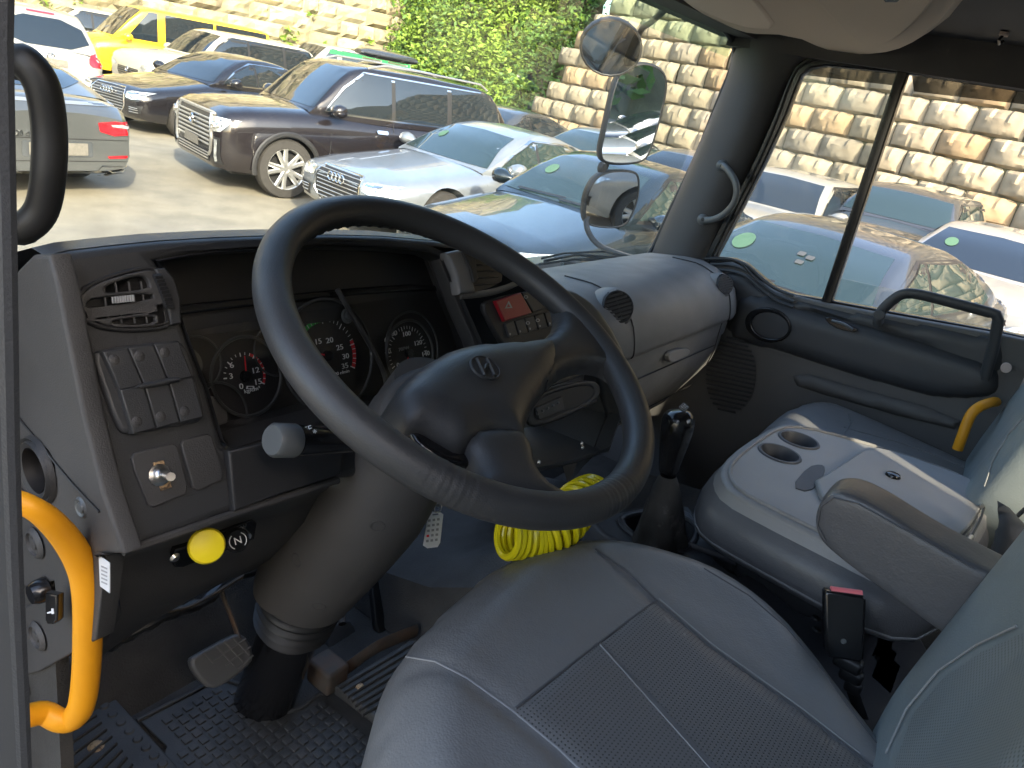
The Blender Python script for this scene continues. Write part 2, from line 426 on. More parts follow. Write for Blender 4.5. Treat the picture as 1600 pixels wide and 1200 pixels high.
def block(V, F, cols, O, u, up, n, w_, h_, dep, rg, tint, nx=16, ny=9):
    k = len(V)
    j1 = rg.uniform(.9, 1.1); j2 = rg.uniform(-.04, .04); tl = rg.uniform(-.03, .03)
    for j in range(ny+1):
        for i in range(nx+1):
            a, b = i/nx, j/ny; x, y = (a-.5)*2, (b-.5)*2
            ex = max(abs(x)**7, abs(y)**5*1.0); hgt = dep*(1-.46*ex)
            # facets: high ridge in the middle, falling to both sides
            hgt -= dep*.42*abs(x-j2*2)*j1
            hgt -= dep*.15*max(0, y)
            # notch at the top centre and the groove under it
            nw = .34 if y > .35 else 0
            if y > .30 and abs(x-j2) < .34: hgt -= dep*.17*min(1, (y-.30)*6)*min(1, (.36-abs(x-j2))*9)
            if -.95 < y <= .32 and abs(x-j2-.02) < .09: hgt -= dep*.12*(1-abs(x-j2-.02)/.09)
            if y > 0 and .36 < abs(x-j2) < .55: hgt += dep*.12
            hgt += rg.uniform(-.006, .006)
            V.append(O+u*((a-.5)*w_)+up*((b)*h_)+n*(hgt+tl*x)); cols.append(tint)
    for j in range(ny):
        for i in range(nx): F.append((k+j*(nx+1)+i, k+j*(nx+1)+i+1, k+(j+1)*(nx+1)+i+1, k+(j+1)*(nx+1)+i))
    return
V, F, cols = [], [], []
bat = .10
rows = 20
for r in range(rows):
    left_end = 15.3 - .36*r*.9          # the stepped far end
    s = -20.0 + (bw/2 if r % 2 else 0)
    while s < left_end:
        stain = rnd.random()
        base = rnd.uniform(.82, 1.12)
        t = (base, base*.97, base*.92) if stain < .66 else ((base*1.05, base*.88, base*.70) if stain < .86 else (base*.80, base*.80, base*.82))
        O = W0+wd*s+wn*(-bat*r)+Vector((0, 0, bh*r-.25))
        block(V, F, cols, O, -wd if False else wd, Vector((0, 0, 1)), wn, bw*.995, bh*.985, .23, rnd, t)
        s += bw
o = rawobj('retaining_wall', V, F, 'blockstone')
o.data.polygons.foreach_set('use_smooth', [True]*len(o.data.polygons)); o.data.set_sharp_from_angle(angle=RAD(24))
tinted(o, cols)
tag(o, 'tall wall of big tan interlocking concrete blocks, rust stained, behind the right-hand cars', 'retaining wall')
# earth body behind the block wall
b = MB()
for r in range(rows):
    O = W0+wd*(-3-.5*.36*r*.9)+wn*(-bat*r-.55)+Vector((0, 0, bh*r+bh/2-.25))
    le = 15.3-.36*r*.9
    O = W0+wd*((-20+le)/2-.3)+wn*(-bat*r-.45)+Vector((0, 0, bh*r+bh/2-.25))
    b.box(O, (20+le, .9, bh), basis(wd, Vector((0, 0, 1)).cross(wd), Vector((0, 0, 1))))
kind(b.build('wall_backfill_earth', 'earth', smooth=False))
# ------------------------------------------------------------------ far rubble wall
FA = RAD(-22.0); fd = Vector((math.cos(FA), math.sin(FA), 0)); fn = Vector((-math.sin(RAD(-22))*-1, -math.cos(FA), 0)); fn = Vector((fd.y, -fd.x, 0))
F0 = Vector((15.5, 29.0, GZ))
V, F, cols = [], [], []
sw, sh = .95, .62
for r in range(22):
    s = -26.0 + rnd.uniform(0, .6)
    while s < 16:
        w_ = sw*rnd.uniform(.65, 1.35); base = rnd.uniform(.7, 1.15)
        t = (base, base*rnd.uniform(.93, 1.0), base*rnd.uniform(.80, .96))
        k = len(V); nx, ny = 5, 4; dz = rnd.uniform(-.06, .06)
        pr = rnd.uniform(.12, .4)
        for j in range(ny+1):
            for i in range(nx+1):
                x, y = (i/nx-.5)*2, (j/ny-.5)*2
                hgt = pr*(1-.9*max(abs(x)**4, abs(y)**4))+rnd.uniform(-.05, .05)
                V.append(F0+fd*(s+(i/nx)*w_)+Vector((0, 0, sh*r+(j/ny)*sh+dz*(1-abs(y))-.2))+fn*(hgt-.12*r)); cols.append(t)
        for j in range(ny):
            for i in range(nx): F.append((k+j*(nx+1)+i, k+j*(nx+1)+i+1, k+(j+1)*(nx+1)+i+1, k+(j+1)*(nx+1)+i))
        s += w_
o = rawobj('stone_wall', V, F, 'rubble'); tinted(o, cols)
tag(o, 'long pale rubble stone wall behind the yellow van, weeds growing out of its joints', 'stone wall')
b = MB(); b.box(F0+fd*(-5)-fn*1.9+Vector((0, 0, 6.3)), (42, 1.0, 13.5), basis(fd, Vector((0, 0, 1)).cross(fd), Vector((0, 0, 1))))
# ------------------------------------------------------------------ green slope between the walls and above them
def slope(name, P, Q, R_, S, nx, ny, amp):
    P, Q, R_, S = map(Vector, (P, Q, R_, S)); rg = random.Random(9)
    def f(a, b_): 
        p = (P*(1-a)+Q*a)*(1-b_)+(S*(1-a)+R_*a)*b_
        return p+Vector((rg.uniform(-amp, amp), rg.uniform(-amp, amp), rg.uniform(-amp, amp)))
    V, F = grid(nx, ny, f); return kind(mk(name, V, F, 'earth'))
slope('hillside', (24.5, 24.5, GZ-.5), (20.5, 14.2, GZ-.5), (40, 22, 16), (33, 40, 16), 40, 30, .25)
slope('hillside', (23.5, 17, 5.5), (17.5, -22, 5.5), (34, -24, 18), (40, 24, 18), 40, 16, .25)
slope('hillside', (-14, 40.5, 9), (24, 27, 9), (38, 52, 24), (-2, 64, 24), 30, 16, .3)
def leaves(name, spots, m, n, seed, size=(.10, .22)):
    """leafy mass: many small leaf quads in clumps"""
    rg = random.Random(seed); V = []; F = []
    for (c, r) in spots:
        c = Vector(c)
        for _ in range(int(n*r*r)):
            d = Vector((rg.gauss(0, 1), rg.gauss(0, 1), rg.gauss(0, 1))).normalized()*r*rg.uniform(.45, 1.12)
            d.z *= .8; p = c+d; s = rg.uniform(*size)
            t = Vector((rg.gauss(0, 1), rg.gauss(0, 1), rg.gauss(0, .6))).normalized(); q = t.cross(Vector((rg.gauss(0, 1), rg.gauss(0, 1), rg.gauss(0, 1)))).normalized()
            k = len(V); V += [p-t*s, p-q*s*.45, p+t*s, p+q*s*.45]; F.append((k, k+1, k+2, k+3))
    return rawobj(name, V, F, m)
rg = random.Random(3)
def scatter(P, Q, R_, S, n, r0, r1, lift=.2):
    P, Q, R_, S = map(Vector, (P, Q, R_, S)); out = []
    for _ in range(n):
        a, b_ = rg.random(), rg.random()
        p = (P*(1-a)+Q*a)*(1-b_)+(S*(1-a)+R_*a)*b_; r = rg.uniform(r0, r1); out.append((p+Vector((0, 0, lift*r)), r))
    return out
A = ((24.0, 24, GZ), (19.8, 14.6, GZ), (37, 21, 14), (32, 38, 14))
kind(leaves('undergrowth', scatter(*A, 210, .6, 1.25), 'leaf_light', 300, 1, (.06, .14)), 'stuff')
kind(leaves('undergrowth', scatter(*A, 150, .6, 1.4), 'leaf_dark', 190, 2, (.06, .15)), 'stuff')
Bq = ((23, 17, 6.2), (17.3, -8, 6.2), (30, -8, 14), (36, 22, 14))
kind(leaves('undergrowth', scatter(*Bq, 90, .5, 1.1), 'leaf_light', 110, 4), 'stuff')
kind(leaves('undergrowth', scatter(*Bq, 70, .5, 1.2), 'leaf_dark', 90, 5), 'stuff')
# weeds hanging on the rubble wall and spilling at its right end
W1 = []
for _ in range(60):
    s = rg.uniform(-12, 14); z = rg.uniform(.8, 10) if s < 6 else rg.uniform(0, 9)
    W1.append((F0+fd*s+Vector((0, 0, z))+fn*(.35-.12*z/sh), rg.uniform(.15, .35 if s < 8 else .7)))
for _ in range(60):
    s = rg.uniform(9.5, 16); W1.append((F0+fd*s+Vector((0, 0, rg.uniform(0, 1)*(s-8)*1.3))+fn*.5, rg.uniform(.4, .9)))
kind(leaves('climbing_weeds', W1, 'leaf_light', 170, 6, (.08, .18)), 'stuff')

Cq = ((24.5, 19, 6.5), (22, 10, 8.5), (34, 12, 17), (38, 24, 16))
kind(leaves('undergrowth', scatter(*Cq, 110, .6, 1.3), 'leaf_dark', 100, 14), 'stuff')
kind(leaves('undergrowth', scatter(*Cq, 80, .6, 1.2), 'leaf_light', 100, 15), 'stuff')

slope('hillside', (-30, -26, GZ-.5), (30, -26, GZ-.5), (34, -42, 13), (-34, -42, 13), 30, 12, .3)
Dq = ((-28, -26, GZ), (28, -26, GZ), (32, -40, 12), (-32, -40, 12))
kind(leaves('undergrowth', scatter(*Dq, 130, 1.0, 2.2), 'leaf_dark', 22, 24, (.25, .5)), 'stuff')
# ------------------------------------------------------------------ cars: each body is lofted, every other part is laid on it
KINDS = {
 # deck: (s, ztop, zbot, halfwidth factor); gh: cowl, roof front, roof rear, deck rear (s), roof inset
 'sedan': dict(deck=[(0, .60, .34, .74), (.01, .68, .26, .84), (.035, .73, .21, .92), (.09, .79, .19, .97), (.2, .87, .18, 1), (.275, .93, .18, 1), (.5, .96, .18, 1), (.74, .98, .18, 1), (.85, 1.0, .19, .98), (.94, 1.0, .22, .94), (.985, .93, .27, .87), (1, .80, .34, .80)],
               gh=(.285, .47, .68, .90), inset=.30, wheels=(.175, .775), r=.33),
 'coupe': dict(deck=[(0, .60, .34, .72), (.01, .68, .26, .82), (.035, .72, .21, .92), (.09, .78, .18, .97), (.2, .85, .17, 1), (.29, .91, .17, 1), (.5, .94, .17, 1), (.74, .97, .17, 1), (.86, 1.0, .19, .985), (.94, 1.0, .22, .95), (.975, .97, .25, .90), (1, .86, .30, .84)],
               gh=(.30, .48, .66, .93), inset=.33, wheels=(.175, .775), r=.34),
 'suv': dict(deck=[(0, .86, .36, .80), (.008, .97, .30, .87), (.03, 1.03, .27, .94), (.08, 1.08, .26, .98), (.18, 1.13, .26, 1), (.255, 1.15, .26, 1), (.5, 1.15, .26, 1), (.8, 1.17, .26, 1), (.94, 1.16, .28, .97), (.985, 1.10, .33, .92), (1, .95, .40, .88)],
             gh=(.245, .395, .86, .975), inset=.24, wheels=(.18, .775), r=.385),
 'hatch': dict(deck=[(0, .60, .32, .74), (.01, .72, .26, .84), (.04, .80, .22, .93), (.10, .88, .2, .97), (.18, .94, .2, 1), (.25, .98, .2, 1), (.5, 1.0, .2, 1), (.8, 1.02, .2, 1), (.94, 1.02, .24, .97), (.985, .98, .30, .91), (1, .85, .38, .86)],
             gh=(.24, .43, .82, .975), inset=.26, wheels=(.18, .79), r=.34),
 'van': dict(deck=[(0, .85, .34, .78), (.01, .95, .28, .86), (.03, 1.02, .25, .94), (.08, 1.09, .24, .98), (.13, 1.13, .24, 1), (.17, 1.15, .24, 1), (.5, 1.12, .24, 1), (.8, 1.12, .24, 1), (.95, 1.12, .26, .98), (.99, 1.1, .3, .95), (1, 1.0, .36, .93)],
             gh=(.10, .27, .93, .985), inset=.16, wheels=(.17, .79), r=.34),
}
def interp(tab, s):
    n = len(tab)
    for i in range(n-1):
        if s <= tab[i+1][0]:
            t = (s-tab[i][0])/(tab[i+1][0]-tab[i][0]); a = tab[i]; b = tab[i+1]
            return [a[k]+(b[k]-a[k])*t for k in range(1, len(a))]
    return list(tab[-1][1:])
def make_car(label, cat, kd, paint, L, W, H, pos, heading, style='audi', group='cars parked in the yard', belt=None, name='parked_car', glass='carglass', cut=True, detail=2, rails=False, plate_m='platedark'):
    K = KINDS[kd]; deck = K['deck']; hw = W/2
    t = thing(name, label, cat, (pos[0], pos[1], GZ if len(pos) < 3 else pos[2]), RAD(heading), group)
    X = lambda s: L/2-L*s
    ss = sorted(set([d[0] for d in deck]+[i/22 for i in range(23)]))
    rings = []
    for s in ss:
        zt, zb, wf = interp(deck, s); w_ = hw*wf; h = zt-zb
        half = [(0, zb), (.7*w_, zb), (.93*w_, zb+.03), (.985*w_, zb+.12), (w_, zb+.34*h), (.992*w_, zb+.50*h), (w_, zb+.66*h), (.985*w_, zb+.80*h), (.945*w_, zb+.90*h), (.86*w_, zb+.96*h), (.68*w_, zt), (.35*w_, zt+.022), (0, zt+.03)]
        ring = [(X(s), y, z) for y, z in half]+[(X(s), -y, z) for y, z in half[-2:0:-1]]
        rings.append(ring)
    mb = MB().loft(rings, True, True, True)
    body = mb.build('body', paint, t, world=False, ang=38)
    wr = K['r']; wx = [X(K['wheels'][0]), X(K['wheels'][1])]
    # greenhouse
    g = K['gh']; zbelt = interp(deck, .5)[0]-.01; inset = K['inset']; rf = H
    top = [(g[0], interp(deck, g[0])[0]), (g[0]+(g[1]-g[0])*.5, interp(deck, g[0])[0]+(rf-interp(deck, g[0])[0])*.56), (g[1]-.02, rf-.07), (g[1]+.03, rf-.015), ((g[1]+g[2])/2, rf), (g[2]-.03, rf-.03), (g[2]+.02, rf-.09), (g[2]+(g[3]-g[2])*.55, interp(deck, g[3])[0]+(rf-interp(deck, g[3])[0])*.50), (g[3], interp(deck, g[3])[0])]
    wb = hw*.935; wt = hw-inset
    def wz(z): return wb+(wt-wb)*max(0, min(1, (z-zbelt)/(rf-zbelt)))**1.15
    rr = []
    for i in range(37):
        s = g[0]+(g[3]-g[0])*i/36; zt = interp([(a, b) for a, b in top], s)[0]; e = 1-.10*abs((s-(g[0]+g[3])/2)/((g[3]-g[0])/2))**3
        zl = zbelt-.06; hh = max(zt-zl, .02); pts = []
        for f in (0, .3, .6, .82): z = zl+hh*f; pts.append((wz(z)*e, z))
        yt = wz(zt)*e
        pts += [(yt+.004, zt-.055*min(1, hh*3)), (yt-.025, zt-.018), (yt-.08, zt), (yt*.6, zt+.016), (yt*.3, zt+.024), (0, zt+.027)]
        rr.append([(X(s), y, z) for y, z in pts]+[(X(s), -y, z) for y, z in pts[-2::-1]])
    gm = MB().loft(rr, False, False, False); roof = gm.build('roof', paint, t, world=False, ang=50)
    alls = MB(); alls.add(mb.v, mb.f); alls.add(gm.v, gm.f)
    bvh = BVHTree.FromPolygons([tuple(v) for v in alls.v], [list(f) for f in alls.f])
    # wheel wells
    if cut:
        cyl = MB()
        for x in wx:
            for sy in (1, -1): cyl.lathe([(0, -.3), (wr+.055, -.3), (wr+.055, .3), (0, .3)], (x, sy*hw, wr), (0, 1, 0), 28)
        co = cyl.build('cutter', 'blacktrim', None, smooth=False)
        bo = body.modifiers.new('x', 'BOOLEAN'); bo.operation = 'DIFFERENCE'; bo.object = co; bo.solver = 'EXACT'
        co.parent = None; me = None
        # the body is evaluated in its own space: the cutter stands in the same local space
        pr, body.parent = body.parent, None
        body.matrix_world = Matrix.Identity(4); me = dgmesh(body); body.modifiers.clear(); old = body.data; body.data = me; body.parent = pr
        bpy.data.objects.remove(co)
        me.set_sharp_from_angle(angle=RAD(38))
    # arches
    for x in wx:
        for sy in (1, -1):
            prof = []; 
            pts = [(x+(wr+.065)*math.cos(RAD(a)), sy*(hw*.992+.004), wr+(wr+.065)*math.sin(RAD(a))) for a in range(-12, 193, 12)]
            if kd == 'suv': MB().tube(pts, .035, 6, flat=.5).build('wheel_arch', 'blacktrim', t, world=False)
    # glass
    G = MATS[glass]
    zc = interp(deck, g[0])[0]
    decal('windshield', bvh, [(-(wz(zc)-.11), zc+.045), ((wz(zc)-.11), zc+.045), ((wt-.075), rf-.085), (0, rf-.065), (-(wt-.075), rf-.085)], 'x', G, t)
    zd = interp(deck, g[3])[0]
    if kd in ('sedan', 'coupe'): decal('rear_window', bvh, [(-(wz(zd)-.15), zd+.06), ((wz(zd)-.15), zd+.06), ((wt-.10), rf-.11), (-(wt-.10), rf-.11)], '-x', G, t, sm=1)
    else: decal('rear_window', bvh, [(-(wb-.14), zd+.05), ((wb-.14), zd+.05), ((wt-.08), rf-.13), (-(wt-.08), rf-.13)], '-x', G, t, sm=1)
    zl, zh = zbelt+.035, rf-.095
    fx = lambda s: X(s)
    xa = X(g[0]+(g[1]-g[0])*.30); xb = X(g[1]+.012); xm = X(.50 if kd != 'van' else .33); 
    if kd in ('sedan', 'coupe'):
        xr = X(g[2]+(g[3]-g[2])*.55); xt = X(g[2]+.01)
        sets = [[(xa, zl), (xm+.02, zl), (xm+.02, zh), (xb-.02, zh), ((xa*.55+xb*.45), zl+(zh-zl)*.52)], [(xm-.03, zl), (xr+.25, zl), (xr+.02, zl+.06), (xt+.02, zh-.015), (xm-.03, zh)]]
    elif kd == 'van':
        x2, x3, x4 = X(.36), X(.62), X(.93)
        sets = [[(xa-.1, zl), (xm+.04, zl), (xm+.04, zh), (xb-.0, zh)], [(x2, zl), (x3+.03, zl), (x3+.03, zh), (x2, zh)], [(x3-.04, zl), (x4, zl), (x4+.05, zh), (x3-.04, zh)]]
    else:
        xq = X(.70); xe = X(g[2]+.045)
        sets = [[(xa, zl), (xm+.03, zl), (xm+.03, zh), (xb-.02, zh), ((xa*.5+xb*.5), zl+(zh-zl)*.58)], [(xm-.03, zl), (xq+.04, zl), (xq+.04, zh), (xm-.03, zh)], [(xq-.04, zl), (xe-.02, zl+.06), (xe+.12, zh-.02), (xq-.04, zh)]]
    for d in ('y', '-y'):
        if detail > 1:
            allx = [p[0] for q in sets for p in q]
            if kd != 'van':
                xf, xk = max(allx), min(allx); cx = (xf+xk)/2
                o1 = [(x_+(.03 if x_ > cx else -.03), zl-.028) for x_ in (xf, xk)]
                lastq = sets[-1]; 
                ring = [(sets[0][0][0]+.04, zl-.028), (lastq[1][0]-.05 if kd != 'sedan' and kd != 'coupe' else lastq[2][0]-.06, zl-.028), (lastq[2][0]-.05, zh+.025) if kd not in ('sedan', 'coupe') else (lastq[3][0]-.04, zh+.02), (sets[0][3][0]+.02, zh+.025), (sets[0][4][0]+.035, sets[0][4][1]+.02)]
                decal('window_trim', bvh, ring, d, 'chrome' if style in ('suv', 'audi') else 'blacktrim', t, off=.0025, st=.08)
                decal('window_frame', bvh, [(p[0]+(-.022 if p[0] > cx else .022), p[1]+(.02 if p[1] < (zl+zh)/2 else -.018)) for p in ring], d, 'blacktrim', t, off=.0045, st=.08)
        for q in sets: decal('side_window', bvh, q, d, G, t, st=.08, off=.007)
    # door seams, handles
    if detail > 1:
        for d in ('y', '-y'):
            for s_ in ((.30, .50, .70) if kd != 'van' else (.16, .345, .62)):
                x = X(s_); decal('door_seam', bvh, [(x-.004, .32), (x+.004, .32), (x+.004, zbelt-.03), (x-.004, zbelt-.03)], d, 'blacktrim', t, st=.12, off=.002)
            for s_ in (.46, .665):
                x = X(s_); decal('door_handle', bvh, rrect(x-.09, zbelt-.17, x+.09, zbelt-.13, .018), d, paint if style != 'suv' else 'chrome', t, st=.05, off=.025)
    # mirrors
    zm = zbelt+.05; xmn = X(g[0]+(g[1]-g[0])*.42)
    for sy in (1, -1):
        m_ = MB(); rs = []
        for k, (dy, a, b_) in enumerate(((0, .03, .02), (.05, .05, .035), (.09, .085, .065), (.16, .105, .085), (.23, .10, .08), (.265, .06, .05))):
            rs.append([(xmn+.02+a*math.cos(q), sy*(hw*.94+dy), zm+.02+b_*math.sin(q)) for q in [i*math.pi/6 for i in range(12)]])
        m_.loft(rs, True, True, True).build('side_mirror', 'chrome' if style == 'suv' and False else paint, t, world=False, ang=70)
    # wheels
    for x in wx:
        for sy in (1, -1):
            yo = sy*(hw-.025)
            tb = MB().lathe([(wr*.66, -.21), (wr*.93, -.215), (wr, -.17), (wr, -.04), (wr*.95, -.005), (wr*.70, .0), (wr*.66, -.02)], (x, yo, wr), (0, sy, 0), 32)
            ty = tb.build('wheel', 'tyre', t, world=False, ang=50)
            rim = MB().lathe([(wr*.70, -.012), (wr*.68, -.002), (wr*.655, -.012), (wr*.62, -.07)], (x, yo, wr), (0, sy, 0), 32)
            rim.lathe([(0, -.02), (wr*.13, -.022), (wr*.16, -.04), (wr*.16, -.09)], (x, yo, wr), (0, sy, 0), 16)
            for k in range(5):
                for dd in (-.16, .16):
                    a = 2*math.pi*k/5+dd*.9; a2 = 2*math.pi*k/5+dd*1.4
                    p0 = Vector((x+wr*.10*math.cos(a), yo-sy*.035, wr+wr*.10*math.sin(a))); p1 = Vector((x+wr*.67*math.cos(a2), yo-sy*.02, wr+wr*.67*math.sin(a2)))
                    rim.tube([p0, p1], [.036, .030], 6, flat=.7)
            rim.build('rim', 'alloy', ty, world=False)
            MB().lathe([(0, -.12), (wr*.66, -.12)], (x, yo, wr), (0, sy, 0), 20).build('brake_shadow_disc' if False else 'spoke_shade_disc', 'blacktrim', ty, world=False)  # black disc standing in for the shade behind the spokes
    A = dict(t=t, bvh=bvh, hw=hw, L=L, X=X, zbelt=zbelt, rf=rf, deck=deck, paint=paint, wt=wt, wb=wb, kd=kd)
    front(A, style); rear(A, style, plate_m)
    if rails:
        for sy in (1, -1):
            MB().tube([(X(g[1]+.03), sy*(wt-.06), rf-.02), (X(g[1]+.08), sy*(wt-.06), rf+.05), (X(.6), sy*(wt-.06), rf+.06), (X(g[2]-.03), sy*(wt-.06), rf+.04), (X(g[2]), sy*(wt-.06), rf-.03)], .016, 6).build('roof_rail', 'alloy', t, world=False)
    # underside
    MB().box((0, 0, .30), (L*.9, W*.72, .12)).build('underbody', 'blacktrim', t, world=False)
    return A
def mirror_y(p): return [(-a, b) for a, b in p][::-1]
def front(A, st):
    t, bvh, hw = A['t'], A['bvh'], A['hw']; D = lambda n, o, m, **k: decal(n, bvh, o, 'x', m, t, **k)
    L = A['L']
    def bars(y0, y1, zs, m, name='grille_bar', th=.012, x=None):
        b = MB()
        for z in zs:
            pts = []
            for i in range(9):
                y = y0+(y1-y0)*i/8; h = bvh.ray_cast(Vector((6, y, z)), Vector((-1, 0, 0)))
                if h[0]: pts.append(h[0]+Vector((.012, 0, 0)))
            if len(pts) > 2: b.tube(pts, th, 5, flat=.8, up=(0, 0, 1))
        return b.build(name, m, t, world=False)
    if st == 'suv':
        D('grille', [(-.56, .50), (.56, .50), (.60, .62), (.55, .93), (-.55, .93), (-.60, .62)], 'blacktrim', off=.006)
        bars(-.56, .56, [.56+.052*i for i in range(7)], 'alloy', th=.013)
        bars(-.60, .60, [.955], 'alloy', 'grille_surround', th=.022)
        for s in (1, -1):
            b = MB(); pts = []
            for (y, z) in ((.55, .95), (.60, .86), (.61, .74), (.64, .66), (.63, .50), (.58, .44)):
                h = bvh.ray_cast(Vector((6, s*y, z)), Vector((-1, 0, 0))); pts.append(h[0]+Vector((.012, 0, 0)))
            b.tube(pts, .018, 6).build('grille_surround', 'alloy', t, world=False)
            q = [(.60, .90), (.62, .80), (.70, .745), (.84, .76), (.915, .92), (.80, .925), (.68, .925)]
            D('headlight', q if s > 0 else mirror_y(q), 'lamp_clear', off=.010)
            b = MB()
            for (y, z) in ((.68, .83), (.74, .81), (.80, .83)): 
                h = bvh.ray_cast(Vector((6, s*y, z)), Vector((-1, 0, 0)))
                if h[0]: b.lathe([(0, .03), (.03, .028), (.036, .01)], h[0], (1, 0, 0), 12)
            b.build('headlight_bulb', 'chrome', t, world=False)
            q = [(.745, .66), (.80, .66), (.80, .40), (.755, .39)]
            D('daytime_light', q if s > 0 else mirror_y(q), 'lamp_clear', off=.012)
            q = [(.70, .69), (.84, .69), (.85, .37), (.72, .36)]
            D('fog_light_housing', q if s > 0 else mirror_y(q), 'blacktrim', off=.007)
        D('license_plate', rrect(-.26, .50, .26, .61, .01), 'platedark', off=.035)
        D('bumper_intake', [(-.60, .36), (.60, .36), (.56, .47), (-.56, .47)], 'blacktrim', off=.008)
        bars(-.54, .54, [.385, .42, .455], 'alloy', 'bumper_grille', th=.008)
        h = bvh.ray_cast(Vector((6, 0, .80)), Vector((-1, 0, 0)))[0]
        MB().lathe([(.055, 0), (.065, .02), (.055, .035), (.045, .02)], h+Vector((.015, 0, 0)), (1, 0, 0), 20, closed=True).tube([h+Vector((.03, -.03, 0)), h+Vector((.04, .0, .01)), h+Vector((.03, .03, 0))], .012, 6).build('emblem', 'chrome', t, world=False)
    elif st == 'audi':
        D('grille', [(-.30, .30), (.30, .30), (.42, .42), (.42, .60), (.36, .70), (-.36, .70), (-.42, .60), (-.42, .42)], 'blacktrim', off=.006)
        bars(-.39, .39, [.36+.045*i for i in range(8)], 'alloy', th=.006)
        b = MB(); P = [(-.30, .29), (.30, .29), (.43, .42), (.43, .61), (.37, .71), (-.37, .71), (-.43, .61), (-.43, .42)]
        pts = []
        for (y, z) in P:
            h = bvh.ray_cast(Vector((6, y, z)), Vector((-1, 0, 0)))
            if h[0]: pts.append(h[0]+Vector((.010, 0, 0)))
        b.tube(pts, .013, 6, cyc=True).build('grille_surround', 'chrome', t, world=False)
        b = MB()
        for k in range(4):
            y = -.108+.072*k; h = bvh.ray_cast(Vector((6, y, .62)), Vector((-1, 0, 0)))
            if h[0]:
                c = h[0]+Vector((.03, 0, 0)); b.tube([c+Vector((0, .046*math.cos(a), .046*math.sin(a))) for a in [i*math.pi/9 for i in range(18)]], .008, 6, cyc=True)
        b.build('four_ring_emblem', 'chrome', t, world=False)
        for s in (1, -1):
            q = [(.46, .66), (.47, .57), (.62, .55), (.78, .58), (.84, .70), (.70, .685), (.58, .68)]
            D('headlight', q if s > 0 else mirror_y(q), 'lamp_clear', off=.010)
            q = [(.50, .655), (.60, .655), (.72, .67), (.72, .655), (.60, .635), (.50, .63)]
            D('daytime_light', q if s > 0 else mirror_y(q), 'chrome', off=.016)
            q = [(.52, .44), (.80, .48), (.78, .36), (.54, .31)]
            D('bumper_intake', q if s > 0 else mirror_y(q), 'blacktrim', off=.008)
            bars(s*.56, s*.74, [.36, .40, .43], 'alloy', 'intake_bar', th=.006)
    else:
        D('grille', [(-.42, .50), (.42, .50), (.50, .60), (.46, .70), (-.46, .70), (-.50, .60)], 'blacktrim', off=.006)
        bars(-.44, .44, [.54, .585, .63, .67], 'chrome', th=.006)
        h = bvh.ray_cast(Vector((6, 0, .66)), Vector((-1, 0, 0)))[0]
        MB().lathe([(.05, 0), (.06, .015), (.05, .03), (.04, .015)], h+Vector((.01, 0, 0)), (1, 0, 0), 16, closed=True).build('emblem', 'chrome', t, world=False)
        up = .12 if A['kd'] in ('suv', 'van') else 0
        for s in (1, -1):
            q = [(.50, .60+up), (.60, .55+up), (.80, .60+up), (.84, .72+up), (.66, .70+up)]
            D('headlight', q if s > 0 else mirror_y(q), 'lamp_clear', off=.010)
            q = [(.56, .44), (.80, .46), (.78, .34), (.58, .34)]
            D('fog_light', q if s > 0 else mirror_y(q), 'blacktrim', off=.008)
        D('bumper_intake', [(-.45, .30), (.45, .30), (.48, .42), (-.48, .42)], 'blacktrim', off=.008)
        D('license_plate', rrect(-.26, .42, .26, .53, .01), 'platedark', off=.03)
